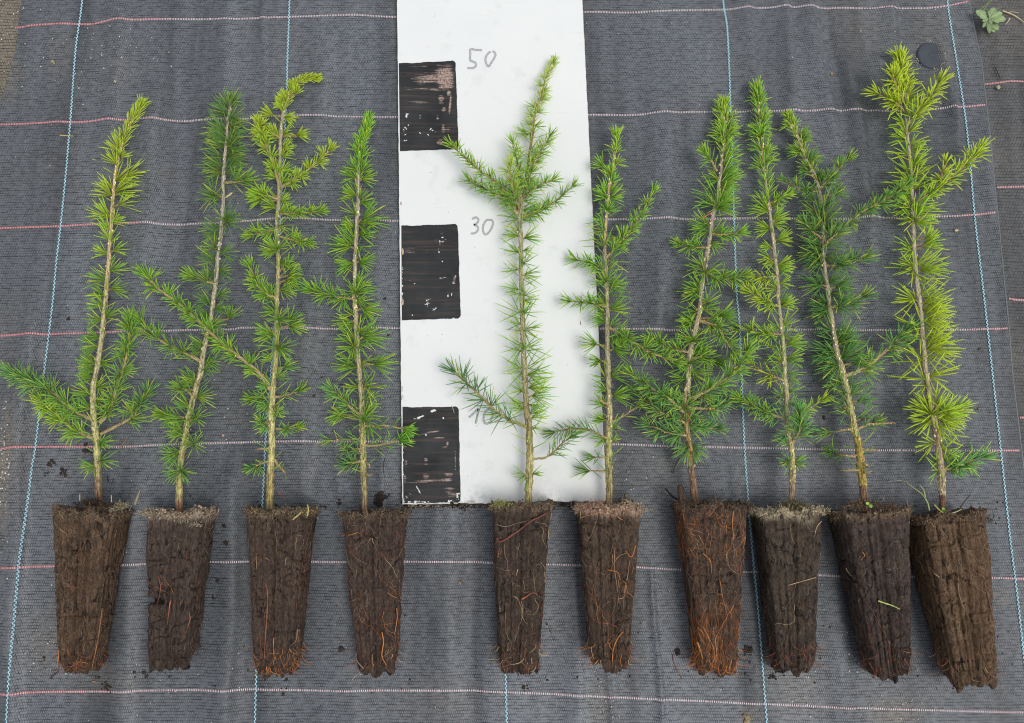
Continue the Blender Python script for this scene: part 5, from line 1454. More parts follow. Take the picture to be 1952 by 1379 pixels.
        s.tube(np.array(pts), np.linspace(r, r * .4, len(pts)), np.array(random.choice(d['bc'])) * random.uniform(.6, 1.3), 4, cap=False)
    setp(s.build('root_ends', M_ROOT, plug), kind='stuff')
    # crumbs and fibres on the rim
    s = Soup()
    for k_ in range(260):
        u = random.uniform(-.10, .60)
        p = S(u, abs(random.gauss(0, .018)), random.uniform(0, .001)) - ax * random.uniform(0, .004)
        v, f = lump(p, random.uniform(.0003, .0012), k_ + i * 99, sq=(1, 1, .8))
        s.raw(v, f, lerp(soil, rimc, min(1, random.uniform(.1, 1.2))) * random.uniform(.5, 1.5))
    for k_ in range(330):
        u = random.uniform(-.08, .58)
        p = S(u, random.uniform(0, .035), .0006) - ax * random.uniform(0, .003)
        a0 = random.uniform(0, 6.28); ln = random.uniform(.0015, .006)
        dv = np.array((math.cos(a0), math.sin(a0), random.uniform(-.1, .5)))
        p2 = p + dv * ln * .5 + np.array([random.gauss(0, .0006) for _ in range(3)])
        s.tube([p, p2, p + dv * ln], random.uniform(.00009, .0002), lerp(rimc, TAN, random.random() * .7) * random.uniform(.6, 1.6), 3, cap=False)
    setp(s.build('crumbly_rim', M_CRUMB, plug), kind='stuff')
    return plug, S, A, ax, Lg


PS = [make_plug(i, d, roots[i]) for i, d in enumerate(PLUGS)]


def surf_path(i, pts, z=.052):
    """drape photo points over the top of plug i"""
    plug, S, A, ax, Lg = PS[i]
    out = []
    me = plug.data
    vv = np.empty(len(me.vertices) * 3, np.float32); me.vertices.foreach_get('co', vv); vv = vv.reshape(-1, 3)
    for x, y in pts:
        zz = z
        for _ in range(4):
            p = P(x, y, zz)
            d2 = (vv[:, 0] - p[0]) ** 2 + (vv[:, 1] - p[1]) ** 2
            near = vv[d2 < .0016 ** 2]
            if len(near): zz = float(near[:, 2].max())
        out.append(P(x, y, zz + .0005))
    return np.array(out)


def special(i, pts, r, col, name='root', mat=None, r2=None, lab=None, sides=6, flat=1.0):
    q = surf_path(i, pts)
    q = smooth_path(q, 6)
    s = Soup()
    rad = np.linspace(r, r2 if r2 else r * .5, len(q))
    rad = rad * .8
    rad = rad * .8
    s.tube(q + np.array((0, 0, -r * .1)), rad, (np.array(col) * .8)[None] * (1 + .35 * noise3(q * 200, 5))[:, None], sides, rough=.35, flat=flat)
    o = s.build(name, mat or M_ROOT, PS[i][0])
    if lab: o['label'] = lab
    return o


special(4, [(1044, 977), (1030, 985), (1013, 993), (1002, 1001), (990, 1011), (975, 1021), (962, 1030), (951, 1033), (947, 1026)], .0011, (.20, .058, .042), r2=.0013, lab='thick red root running slantwise across the top of the plug')
special(4, [(994, 1143), (1006, 1136), (1012, 1131), (1024, 1131)], .0011, (.42, .12, .05), r2=.0006)
special(4, [(952, 1045), (950, 1060), (957, 1066)], .0007, RST)
special(4, [(947, 1000), (960, 1004), (971, 1003), (985, 998), (1002, 994)], .0006, (.30, .21, .13))
special(5, [(1107, 987), (1125, 982), (1142, 977), (1160, 973)], .0008, (.45, .19, .10))
special(5, [(1171, 968), (1174, 980), (1182, 989), (1188, 992)], .0009, (.50, .24, .12))
special(5, [(1172, 1045), (1171, 1080), (1175, 1110), (1180, 1150)], .0006, (.38, .20, .12))
special(5, [(1200, 1070), (1196, 1100), (1190, 1130), (1189, 1160)], .0006, (.42, .19, .10))
special(5, [(1187, 1205), (1176, 1220), (1169, 1240), (1167, 1262)], .0010, ORG)
special(5, [(1212, 1040), (1204, 1062), (1192, 1050)], .0007, ORG)
special(2, [(506, 1112), (510, 1130), (509, 1170), (506, 1210), (504, 1255)], .0008, RST, r2=.0008)
special(2, [(522, 1215), (521, 1240), (524, 1260)], .0007, ORG)
special(2, [(567, 1200), (564, 1222), (552, 1232)], .0008, (.40, .22, .10))
special(2, [(464, 976), (480, 975), (500, 973)], .0006, ORG)
special(3, [(650, 1022), (668, 1020), (682, 1016), (690, 1020)], .0006, ORG)
special(3, [(728, 1205), (731, 1225), (728, 1250), (737, 1270)], .0010, ORG)
special(3, [(756, 1160), (757, 1180), (752, 1210)], .0009, ORG)
special(3, [(738, 1130), (748, 1136), (756, 1140)], .0009, ORG)
special(3, [(693, 1275), (682, 1262), (677, 1250)], .0005, (.55, .45, .35))
special(1, [(325, 1145), (322, 1165), (319, 1190)], .0010, (.42, .13, .07))
special(1, [(302, 1098), (306, 1120), (303, 1140), (299, 1152)], .0006, RST)
special(1, [(364, 1175), (360, 1190), (357, 1198)], .0007, RST)
special(0, [(195, 1160), (191, 1190), (185, 1230), (175, 1275)], .0008, (.38, .15, .06))
special(0, [(112, 1240), (111, 1260), (108, 1275)], .0009, ORG)
special(6, [(1340, 1055), (1354, 1070), (1356, 1092)], .0008, (.55, .24, .06))
special(6, [(1398, 975), (1396, 1000), (1398, 1020), (1396, 1028)], .0007, ORG)
special(6, [(1330, 1225), (1338, 1250), (1345, 1280)], .0012, (.66, .26, .04))
special(6, [(1420, 1060), (1412, 1080), (1414, 1110)], .0008, RST)
special(6, [(1372, 1105), (1378, 1140), (1386, 1170)], .0006, ORG)
special(7, [(1503, 1116), (1520, 1111), (1535, 1107), (1556, 1101)], .0006, (.55, .36, .20), r2=.0005)
special(7, [(1566, 994), (1557, 1005), (1553, 1022)], .0007, TAN)
special(8, [(1644, 1052), (1648, 1060), (1641, 1068)], .0006, ORG)
special(8, [(1674, 1146), (1690, 1151), (1704, 1156), (1716, 1162)], .0011, (.50, .60, .18), 'dry_needle', M_STRAW, r2=.0006, lab='pale yellow needle stuck to the plug', flat=.5)
special(9, [(1826, 1112), (1828, 1130), (1834, 1152), (1842, 1166)], .0005, (.38, .28, .14))
special(9, [(1876, 1110), (1884, 1140), (1890, 1168)], .0010, (.16, .08, .05))

# moss, straw and weeds standing on the plug tops (they ride along with the plug)
def fuzz(i, pts, n, col, r=5, name='moss'):
    s = Soup()
    for k in range(n):
        x, y = random.choice(pts)
        x += random.gauss(0, r); y += random.gauss(0, r * .35)
        p = P(x, y, random.uniform(.040, .054))
        a0 = random.uniform(0, 6.28); ln = random.uniform(.0012, .0042)
        dv = np.array((math.cos(a0), math.sin(a0), random.uniform(0, .8)))
        s.tube([p, p + dv * ln * .5 + np.array((0, 0, .0004)), p + dv * ln], random.uniform(.00018, .00042), np.array(col) * random.uniform(.45, 1.5), 3)
    return setp(s.build(name, M_CRUMB, PS[i][0]), kind='stuff')


fuzz(4, [(955, 960), (965, 959), (948, 962)], 160, (.34, .36, .12), 6)
fuzz(5, [(1115, 966), (1130, 963), (1145, 964), (1125, 970)], 520, (.42, .27, .19), 9, 'peat_moss')
fuzz(5, [(1185, 966), (1210, 966), (1222, 972)], 200, (.34, .28, .19), 8, 'peat_moss')
fuzz(7, [(1496, 965), (1510, 960), (1525, 966)], 380, (.15, .13, .07), 8)
fuzz(7, [(1450, 976), (1470, 978), (1490, 976), (1540, 972), (1565, 974)], 420, (.42, .36, .25), 9, 'peat_moss')
fuzz(8, [(1625, 965), (1640, 962), (1660, 963), (1690, 966)], 420, (.20, .13, .08), 11, 'needle_litter')
fuzz(1, [(283, 977), (300, 979), (350, 990), (372, 1000)], 260, (.42, .34, .24), 8, 'peat_moss')
fuzz(0, [(165, 962), (180, 957), (205, 965)], 380, (.07, .045, .03), 9, 'fibre')
fuzz(0, [(215, 968), (235, 964)], 160, (.34, .28, .18), 7, 'fibre')
fuzz(2, [(495, 976), (540, 975), (575, 975)], 120, (.34, .26, .12), 12, 'fibre')
fuzz(9, [(1775, 985), (1830, 985), (1870, 988)], 260, (.10, .065, .045), 14, 'fibre')
fuzz(6, [(1310, 962), (1360, 960), (1410, 964)], 320, (.10, .06, .04), 14, 'fibre')

# weed and grass growing from the rightmost plug
s = Soup()
s.tube(smooth_path([P(1772, 974, .05), P(1768, 958, .052), P(1757, 942, .05), P(1737, 927, .045), P(1727, 918, .04)], 5), np.linspace(.0008, .0003, 21), (.42, .50, .20), 5, flat=.5)
s.tube(smooth_path([P(1764, 948, .052), P(1761, 935, .052), P(1753, 924, .050)], 5), np.linspace(.0007, .0003, 11), (.45, .50, .22), 5, flat=.5)
s.tube(smooth_path([P(1762, 945, .052), P(1754, 938, .045), P(1745, 946, .030)], 5), np.linspace(.0005, .0002, 11), (.42, .42, .22), 5, flat=.5)
s.tube(smooth_path([P(1806, 981, .055), P(1820, 977, .056), P(1834, 971, .055)], 5), np.linspace(.0008, .0004, 11), (.50, .52, .26), 5, flat=.5)
s.tube(smooth_path([P(1781, 962, .055), P(1790, 972, .058), P(1798, 978, .058)], 5), np.linspace(.0009, .0006, 11), (.50, .42, .12), 5, flat=.6)
s.build('grass_blade', M_LEAF, roots[9])
s = Soup()
s.tube(smooth_path([P(1832, 966, .055), P(1840, 955, .055), P(1850, 943, .05)], 5), np.linspace(.0007, .0004, 11), (.07, .03, .04), 5)
s.build('twig', M_ROOT, roots[9])


def leaf(s, c, ang, L, W, col, lobes=0, z=.003, tilt=.15, notch=0):
    """a small blade with a midrib fold, one surface with thickness from its curl"""
    n = 9
    d = np.array((math.cos(R(ang)), math.sin(R(ang)), 0)); o = np.array((-d[1], d[0], 0))
    vs = []
    for k in range(n):
        t = k / (n - 1)
        w = W * (math.sin(math.pi * min(1, t ** 1.15 * .93 + .04)) ** .75) * (1 + lobes * .16 * math.sin(t * 17))
        if t < .30: w = W * .14 + (w - W * .14) * max(0, (t - .12) / .18) ** 1.0 if t > .12 else W * .12
        zc = z + tilt * L * math.sin(t * 2.0) * .5
        for sg, up_ in ((-1, .10), (-.5, .05), (0, 0), (.5, .05), (1, .10)):
            vs.append(np.array(c) + d * L * t + o * w * sg + np.array((0, 0, zc + up_ * W)))
    fs = []
    for k in range(n - 1):
        for j in range(4):
            a0 = k * 5 + j
            fs.append((a0, a0 + 1, a0 + 6, a0 + 5))
    v2 = [v - np.array((0, 0, .0003)) for v in vs]
    m_ = len(vs)
    fs2 = [tuple(m_ + q for q in reversed(f)) for f in fs]
    cc = np.array([np.array(col) * (1.25 if (i_ % 5) == 2 else 1.0) for i_ in range(m_)] * 2)
    s.raw(vs + v2, fs + fs2, cc)


for (i, x, y, n_) in ((9, 1799, 975, 3), (8, 1657, 961, 2)):
    s = Soup()
    for k in range(n_):
        leaf(s, P(x, y, .054), random.uniform(0, 360), .0040, .0016, (.25, .50, .06), z=.001)
    s.build('sprout', M_LEAF, roots[i])
# straw bits on the leftmost plug
for pts, r, c in (([(257, 962), (262, 948), (267, 934)], .0011, (.30, .24, .15)), ([(152, 955), (152, 942)], .0007, (.45, .36, .20)), ([(213, 958), (212, 944)], .0005, (.5, .42, .25))):
    s = Soup(); s.tube([P(x, y, .05) for x, y in pts], [r * (1 - .35 * k / len(pts)) for k in range(len(pts))], c, 5, rough=.3)
    s.build('straw', M_STRAW, roots[0])
for pts in ([(574, 977), (566, 984), (558, 991)], [(586, 962), (588, 972), (586, 984)]):
    s = Soup(); s.tube([P(x, y, .055) for x, y in pts], .0007, (.5, .42, .14), 5); s.build('straw', M_STRAW, roots[2])
# stub of an old woody stem on the bushy seedling's plug
s = Soup()
s.tube(smooth_path([P(1303, 960, .040), P(1300, 948, .042), P(1297, 926, .038)], 5), np.linspace(.0046, .0028, 11), (.075, .045, .032), 8, rough=.5)
s.tube(smooth_path([P(1290, 952, .030), P(1279, 944, .022), P(1268, 931, .012)], 5), np.linspace(.0014, .0006, 11), (.04, .03, .03), 6, rough=.4)
s.build('woody_stub', M_BARK, roots[6])
s = Soup()
s.tube(smooth_path([P(1296, 873, .010), P(1290, 882, .006), P(1285, 893, .004), P(1283, 904, .003)], 5), .0004, (.07, .03, .03), 4); s.build('loose_fibre', M_ROOT, roots[6])
for pts in ([(1312, 842), (1316, 858), (1318, 872)], [(1308, 768), (1312, 790), (1313, 805)]):
    s = Soup(); s.tube(smooth_path([P(x, y, .030) for x, y in pts], 5), .0006, (.40, .10, .06), 4); s.build('bark_strip', M_ROOT, roots[6])
s = Soup(); s.tube(smooth_path([P(1358, 405, .030), P(1349, 410, .028), P(1338, 416, .026)], 4), [.0006] * 9, (.62, .16, .08), 4); s.build('dead_needle', M_STRAW, roots[6])
s = Soup(); s.tube(smooth_path([P(430, 377, .032), P(437, 372, .035), P(442, 368, .034)], 4), [.0010] * 9, (.62, .50, .22), 5, flat=.6); s.build('dead_needle', M_STRAW, roots[1])

# ------------------------------------------------------------------ loose things on the fabric
def crumb(name, x, y, r, col, label, cat, grp=None, sq=(1, .9, .6), mat=None, n=1, sp_=0):
    s = Soup()
    for k in range(n):
        xx, yy = x + random.gauss(0, sp_), y + random.gauss(0, sp_)
        rr = r * (1 if k == 0 else random.uniform(.25, .8)) * .83 / FPX
        p = G(xx, yy); p = p + np.array((0, 0, rr * sq[2] * .55))
        v, f = lump(p, rr, int(x * 7 + y + k * 31) % 9973, sq=sq, rough=.5)
        s.raw(v, f, np.array(col) * random.uniform(.75, 1.25))
    o = s.build(name, mat or M_CRUMB)
    return setp(o, label, cat, grp)


SOILC = (.030, .023, .020)
crumb('pebble', 1901, 168, 4.6, (.55, .49, .36), 'cream pebble below the short pink line at the top right', 'pebble', sq=(1, .9, .8))
crumb('pebble', 1822, 440, 3.2, (.50, .40, .26), 'small tan pebble beside the right blue thread, level with the 30', 'pebble', sq=(1.2, .8, .7))
crumb('pebble', 1585, 141, 3.0, (.45, .28, .14), 'orange brown pebble between the tip of the leaning seedling and the top edge', 'pebble')
crumb('pebble', 102, 168 - 50, 3.2, (.35, .30, .18), 'small yellowish clod beside the left blue thread near the top left corner', 'pebble', n=4, sp_=2.5)
crumb('pebble', 426, 830, 2.9, (.48, .30, .20), 'pinkish stone chip right of the second seedling just above the pink line', 'pebble', sq=(.8, 1.1, .6))
crumb('pebble', 220, 156, 2.4, (.55, .50, .38), 'pale grain of stone left above the tip of the leftmost seedling', 'pebble')
crumb('pebble', 159, 200, 2.2, (.60, .55, .42), 'pale grain of stone between the left blue thread and the leftmost seedling', 'pebble')
crumb('pebble', 876, 1111, 3.4, (.40, .27, .18), 'brown grit grain lying left of the plug on the board side, below the pink line', 'pebble')
crumb('pebble', 1179, 65, 1.5, (.4, .35, .3), 'tiny stone on the fabric right of the board near the top', 'pebble')
crumb('pebble', 1640, 60, 2.4, (.40, .34, .25), 'small pale brown pebble above the rightmost seedling, left of the disc', 'pebble')
crumb('pebble', 1197, 900, 2.6, (.30, .28, .20), 'grey green grain right of the thin seedling low on its stem', 'pebble')
crumb('pebble', 1571, 797, 3.6, (.055, .058, .062), 'round dark pellet between the slender and the leaning seedling', 'pebble', sq=(.9, 1, .8))
crumb('pebble', 1865, 780, 2.8, (.30, .22, .14), 'brown speck of soil left of the right blue thread under the fourth pink line', 'soil crumb')
crumb('pebble', 1867, 665, 3.0, (.12, .07, .05), 'dark red brown crumb left of the right blue thread', 'soil crumb')

for (x, y, r, n, sp_, lab) in (
        (725, 951, 13, 9, 5, 'large dark clod of peat above the fourth plug, right of its stem'),
        (775, 963, 8, 7, 5, 'dark clod of peat at the lower left corner of the white board'),
        (650, 883, 3.6, 5, 4, 'small dark smear of soil left of the fourth seedling'),
        (426, 1002, 5.5, 3, 2, 'dark crumb right of the second plug near its top'),
        (430, 1034, 6.5, 2, 1.5, 'oval dark crumb right of the second plug, lower of two'),
        (413, 1105, 5, 4, 5, 'faint dark crumb right of the second plug below the pink line'),
        (405, 1138, 3.6, 3, 4, 'small dark crumb low right of the second plug'),
        (652, 1240, 6.5, 3, 1.5, 'dark crumb between the third and the fourth plug near the foot'),
        (256, 1284, 4.5, 2, 3, 'dark crumb below the gap of the first two plugs, left one'),
        (279, 1287, 5.5, 2, 2, 'flat dark crumb below the second plug'),
        (203, 1308, 7, 5, 4, 'ragged dark crumb below the leftmost plug, next to the bottom pink line'),
        (212, 1322, 3.5, 2, 3, 'small dark crumb on the bottom pink line under the leftmost plug'),
        (87, 1255, 4, 2, 2, 'dark crumb left of the leftmost plug near its foot'),
        (184, 1288, 4, 3, 3, 'dark crumb at the foot of the leftmost plug'),
        (543, 1296, 4, 2, 2, 'dark crumb right of the foot of the third plug'),
        (541, 1320, 4.5, 3, 3, 'dark crumb on the bottom pink line below the third plug'),
        (997, 1312, 5, 4, 4, 'curled dark crumb on the bottom pink line below the middle plug'),
        (1290, 1242, 8, 4, 2, 'round dark clod left of the orange rooted plug near its foot'),
        (1425, 1240, 8, 9, 4, 'crumbly dark clod between the orange rooted plug and the blue thread'),
        (1472, 1290, 6, 4, 3, 'brown crumb below the plug with the pale rim'),
        (1118, 1224, 3.6, 2, 1, 'dark crumb touching the left side of the thin seedling plug near its foot'),
        (496, 968, 6, 5, 4, 'dark soil at the top left of the third plug, on the blue thread'),
        (615, 967, 5, 3, 3, 'dark crumb right of the third plug at its rim'),
        (645, 962, 5, 4, 4, 'dark crumbs left above the fourth plug'),
        (100, 884, 6, 6, 4, 'brown and tan crumbs left of the leftmost seedling, upper cluster'),
        (120, 898, 6, 6, 4, 'brown and tan crumbs left of the leftmost seedling, right cluster'),
        (89, 901, 4, 4, 3, 'dark brown crumbs left of the leftmost seedling, left cluster'),
        (166, 856, 6, 8, 5, 'dark clump behind the lowest fork of the leftmost seedling'),
        (132, 608, 4.6, 4, 2, 'dark crumb left of the leftmost seedling above the pink line'),
        (209, 571, 3.5, 3, 2, 'dark bit right of the leftmost stem'),
        (742, 337, 2.6, 1, 1, 'tiny dark hole like speck left of the board, level with the upper white square'),
        (735, 569, 4.4, 2, 1, 'dark round crumb left of the board beside the middle black square'),
        (742, 640, 3.4, 2, 1, 'dark crumb left of the board, level with the second white square'),
        (597, 756, 3.6, 2, 1.5, 'dark crumb between third and fourth seedling'),
        (614, 719, 2.6, 2, 1.5, 'small dark crumb between third and fourth seedling, upper one'),
        (525, 968, 4, 3, 3, 'dark crumb behind the third stem at the plug')):
    crumb('soil_crumb', x, y, r * (.62 if r < 6.6 else .42), np.array(SOILC) * 1.5, lab, 'soil crumb', 'soil crumbs scattered on the fabric', n=n * (2 if r < 6.6 else 5), sp_=max(sp_, r * .38), sq=(1, .9, .45))
crumb('soil_crumb', 1190, 955, 5, (.20, .15, .10), 'crumbly tan crust standing above the right corner of the thin seedling plug', 'soil crumb', 'soil crumbs scattered on the fabric', n=14, sp_=5)
crumb('soil_crumb', 1425, 1366, 6, (.30, .24, .15), 'sandy tan crumb at the bottom edge left of the blue thread', 'soil crumb', 'soil crumbs scattered on the fabric', n=7, sp_=4)
crumb('soil_crumb', 1566, 1000, 3, SOILC, 'dark crumb between the pale rimmed plug and the next', 'soil crumb', 'soil crumbs scattered on the fabric', n=3, sp_=4)
crumb('seed_pod', 1134, 905, 4.0, (.40, .40, .26), 'pale green pod on the lower right corner of the white board', 'seed pod', sq=(1, .9, .6))

# line of soil stuck under the lower edge of the board
s = Soup()
for k in range(420):
    x = random.uniform(772, 1098)
    y = 964 + random.expovariate(1 / 2.2) - .007 * (x - 772)
    r = random.uniform(.5, 2.1) * .83 / FPX
    p = P(x, y, random.uniform(.001, .0075))
    v, f = lump(p, r, k, rough=.5)
    s.raw(v, f, np.array(random.choice(((.03, .022, .018), (.05, .036, .026), (.16, .12, .08), (.30, .24, .16)))) * random.uniform(.7, 1.2))
for (x, y, r) in ((1048, 957, 6.5), (1040, 960, 5), (1056, 961, 5), (1020, 962, 4), (993, 961, 4), (978, 962, 5), (1075, 962, 3.5), (945, 962, 5), (862, 960, 4), (876, 962, 3)):
    v, f = lump(P(x, y, .008), r * .83 / FPX, int(x), rough=.45)
    s.raw(v, f, (.035, .026, .024))
setp(s.build('soil_crust', M_CRUMB), 'strip of dark soil clinging along the lower edge of the white board', 'soil', kind='stuff')

# grit: pale grains of sand and perlite strewn over everything
s = Soup()
def grit(x, y, r, col):
    p = G(x, y)
    r *= .83 / FPX
    th = random.uniform(0, 3)
    c, sn = math.cos(th) * r, math.sin(th) * r
    v = [(p[0] + c, p[1] + sn, p[2] + r * .5), (p[0] - sn, p[1] + c, p[2] + r * .4), (p[0] - c, p[1] - sn, p[2] + r * .5), (p[0] + sn, p[1] - c, p[2] + r * .4), (p[0], p[1], p[2] + r * 1.3), (p[0], p[1], p[2] - r * .2)]
    s.raw(v, [(0, 1, 4), (1, 2, 4), (2, 3, 4), (3, 0, 4), (1, 0, 5), (2, 1, 5), (3, 2, 5), (0, 3, 5)], col)


GC = [(.72, .70, .64), (.60, .56, .46), (.78, .78, .75), (.42, .36, .27)]
for _ in range(620):
    grit(random.uniform(-20, 1970), random.uniform(-20, 1400), random.choice((.5, .6, .7, .8, 1.1, 1.5)), random.choice(GC))
for (cx, cy, sx, sy, n, cs_) in ((8, 900, 9, 70, 200, GC), (90, 1235, 30, 35, 70, GC), (235, 120, 40, 50, 60, GC), (1150, 1340, 14, 40, 60, GC), (1530, 1290, 20, 50, 60, GC), (1700, 1345, 50, 14, 70, GC),
                                 (20, 60, 25, 60, 60, GC), (130, 120, 60, 40, 60, GC), (1770, 105, 32, 32, 0, GC), (1210, 900, 30, 40, 30, GC), (1650, 1250, 60, 50, 50, GC), (340, 1290, 60, 40, 40, GC), (420, 800, 30, 40, 30, GC)):
    for _ in range(n):
        grit(random.gauss(cx, sx), random.gauss(cy, sy), random.choice((.5, .7, .9, 1.3, 1.9)), random.choice(cs_))
for _ in range(60):
    a0 = random.uniform(0, 6.28); k = random.uniform(27, 31)
    grit(1773 + math.cos(a0) * k, 107 + math.sin(a0) * k * .98, random.uniform(.5, 1.3), random.choice(GC))
for _ in range(160):
    grit(random.uniform(0, 1952), random.uniform(500, 1379), random.choice((.6, .9, 1.4)), random.choice((SOILC, (.10, .06, .04))))
for _ in range(520):
    d_ = random.choice(PLUGS)['c']
    grit(random.choice((d_[2][0] - 8, (d_[2][0] + d_[3][0]) / 2, d_[3][0] + 12)) + random.gauss(0, 16), random.choice((1292, 1280, 1200, 985, 970)) + random.gauss(0, 16), random.choice((.6, .9, 1.3, 2.0)), random.choice((SOILC, (.07, .045, .03), (.12, .08, .05))))
setp(s.build('sand_grains', M_CRUMB), 'pale grains of sand strewn over the fabric', 'sand', kind='stuff')

# small bits of straw, twigs and fallen needles
def bit(name, pts, r, col, label, cat, flat=.7, z=.0008, mat=None):
    s = Soup()
    q = smooth_path([G(x, y, z) for x, y in pts], 5)
    s.tube(q, np.linspace(r, r * .55, len(q)), col, 5, flat=flat, rough=.2)
    setp(s.build(name, mat or M_STRAW), label, cat)


bit('straw', [(114, 258), (128, 259), (141, 260)], .0007, (.50, .44, .16), 'thin yellow straw lying across the left blue thread', 'straw')
bit('straw', [(176, 304), (184, 306)], .0006, (.50, .46, .22), 'short pale straw left of the leftmost seedling', 'straw')
bit('twig', [(1911, 21), (1922, 25), (1932, 29), (1943, 36), (1952, 43)], .0010, (.55, .45, .26), 'dry forked stalk at the top right corner', 'twig')
bit('twig', [(1921, 24), (1930, 23), (1942, 25)], .0006, (.50, .42, .26), 'thin side stalk beside the dry forked stalk at the top right corner', 'twig')
bit('straw', [(1925, 35), (1921, 42), (1916, 47)], .0006, (.60, .54, .38), 'short curved straw right of the green rosette', 'straw')
bit('fallen_needle', [(228, 855), (236, 845), (244, 832)], .0006, (.40, .18, .12), 'reddish needle right of the leftmost stem on the pink line', 'needle', z=.002)
bit('fallen_needle', [(83, 700), (83, 685), (77, 672)], .0004, (.40, .24, .16), 'reddish hair on the left blue thread', 'needle')
bit('fallen_needle', [(528, 937), (536, 944), (544, 951)], .0006, (.40, .16, .12), 'reddish needle right of the third stem near its plug', 'needle')
bit('fallen_needle', [(1692, 918), (1715, 916), (1732, 921)], .0005, (.34, .33, .26), 'dull needle left of the rightmost seedling above its plug', 'needle')
bit('root_strand', [(1283, 1248), (1284, 1262), (1290, 1276), (1297, 1288), (1300, 1295)], .0006, (.22, .09, .07), 'thin red brown root strand left of the orange rooted plug', 'root', mat=M_ROOT)
bit('root_strand', [(671, 1297), (676, 1290), (684, 1284), (687, 1280)], .0003, (.50, .44, .38), 'pale hair root below the fourth plug', 'root', mat=M_ROOT)
bit('root_strand', [(96, 1294), (104, 1286), (112, 1280)], .0008, (.05, .03, .025), 'dark root end sticking out left below the leftmost plug', 'root', mat=M_ROOT)
bit('root_strand', [(175, 1299), (188, 1301)], .0006, (.45, .20, .14), 'short reddish root bit below the leftmost plug', 'root', mat=M_ROOT)
bit('root_strand', [(206, 918), (204, 905)], .0007, (.04, .03, .03), 'short dark fibre above the leftmost plug, right of its stem', 'root', mat=M_ROOT)
bit('straw', [(214, 922), (216, 912)], .0007, (.06, .05, .05), 'second dark fibre above the leftmost plug', 'root', mat=M_ROOT)
bit('fallen_needle', [(734, 873), (731, 890), (733, 912)], .0004, (.02, .02, .02), 'black hair left of the lower black square', 'needle')
bit('fallen_needle', [(862, 775), (866, 788)], .0004, (.5, .45, .3), 'tiny pale needle at the upper right corner of the lower black square', 'needle', z=BT + .001)
bit('fallen_needle', [(1106, 613), (1107, 620)], .0005, (.15, .14, .12), 'dark fleck on the board left of the thin seedling', 'speck', z=BT + .001)
bit('fallen_needle', [(1897, 128), (1903, 142), (1907, 152)], .0006, (.015, .015, .015), 'black slit like fibre on the overlapped fabric above the pebble', 'fibre')

# black plastic disc of a ground peg, dished, with a rim of pale grit round it
c = G(1773, 107, .0)
root = empty('ground_peg', c)
setp(root, 'round black plastic disc of a ground peg above the rightmost seedling', 'ground peg')
s = Soup()
rd = 26.0 * mpp(c)
nr, na = 9, 48
vs, fs = [], []
for k in range(nr):
    t = k / (nr - 1)
    rr_ = rd * (t if k < nr - 1 else 1.0)
    for j in range(na):
        a0 = 2 * math.pi * j / na
        rr2 = rr_ * (1 + .012 * math.sin(a0 * 3 + 1) + .008 * math.sin(a0 * 7))
        z = .0024 - .0010 * (1 - t) - (.0008 if k == nr - 1 else 0) + .0002 * math.sin(a0 * 2 + t * 3)
        vs.append((c[0] + math.cos(a0) * rr2, c[1] + math.sin(a0) * rr2, c[2] + z))
for j in range(na):
    a0 = 2 * math.pi * j / na
    vs.append((c[0] + math.cos(a0) * rd * 1.005, c[1] + math.sin(a0) * rd * 1.005, c[2] - .001))
for k in range(nr):
    for j in range(na):
        k2 = (j + 1) % na
        fs.append((k * na + j, (k + 1) * na + j, (k + 1) * na + k2, k * na + k2))
s.raw(vs, fs, (.062, .070, .084))
s.build('disc', M_DISC, root)
s = Soup()
v, f = lump((c[0] + .0002, c[1] - .0002, c[2] + .0014), .0018, 5, sq=(1, 1, .4), rough=.25)
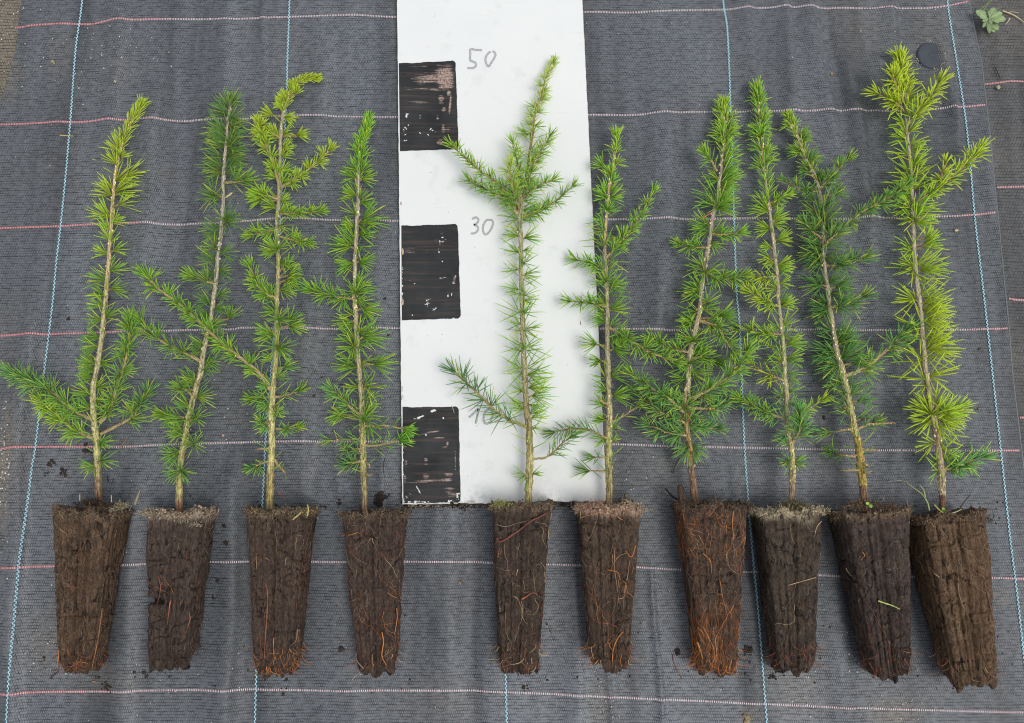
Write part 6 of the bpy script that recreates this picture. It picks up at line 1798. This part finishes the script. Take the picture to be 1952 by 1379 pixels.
s.raw(v, f, (.085, .092, .105)); s.build('centre_nub', M_DISC, root)
s = Soup()
s.tube([c + np.array((.003, .0012, .0016)), c + np.array((.008, .0038, .0020)), c + np.array((rd * .93, .0060, .0024))], .00022, (.02, .02, .024), 4)
s.build('scratch', M_DISC, root)
s = Soup()
for k in range(26):
    a0 = random.uniform(-.3, 1.0) if k < 12 else random.uniform(3.4, 6.2)
    p = c + np.array((math.cos(a0) * rd * 1.05, math.sin(a0) * rd * 1.05, .0012))
    v, f = lump(p, random.uniform(.0004, .0012), k, rough=.5)
    s.raw(v, f, np.array((.46, .38, .26)) * random.uniform(.6, 1.3))
setp(s.build('gritty_rim', M_CRUMB, root), kind='stuff')

# green rosette weed at the seam
c = G(1876, 46, .0)
root = empty('rosette_weed', c)
setp(root, 'small grey green rosette weed rooted in the seam at the top right', 'weed')
mm = mpp(c)
for (ang, L, W, lb) in ((148, 29, 8, 1), (62, 25, 7.5, 1), (25, 27, 6.5, 1), (-3, 30, 8, 1), (-42, 27, 7.5, 1), (-62, 26, 6, 0), (-97, 31, 5.5, 0), (-128, 22, 4, 0), (200, 14, 4, 0), (-20, 12, 4.5, 0), (110, 13, 3, 0), (-75, 12, 4, 0)):
    s = Soup()
    leaf(s, c, ang, L * mm, W * mm, np.array((.27, .37, .17)) * random.uniform(.75, 1.2), lobes=lb, z=.002 + random.uniform(0, .007), tilt=.30)
    s.build('leaf', M_LEAF, root)
s = Soup()
for pts, r in (([(1862, 27), (1876, 12), (1890, 1), (1905, -14)], .0007), ([(1864, 27), (1880, 19), (1905, 16)], .0005), ([(1860, 28), (1872, 22), (1884, 8), (1888, 2)], .0006)):
    q = smooth_path([G(x, y, .004 + .004 * k) for k, (x, y) in enumerate(pts)], 6)
    s.tube(q, np.linspace(r, r * .4, len(q)), (.26, .38, .13), 5, flat=.5)
s.build('grass_blade', M_LEAF, root)
print('objects', len(scene.objects), 'tris', sum(len(o.data.polygons) for o in scene.objects if o.type == 'MESH'))
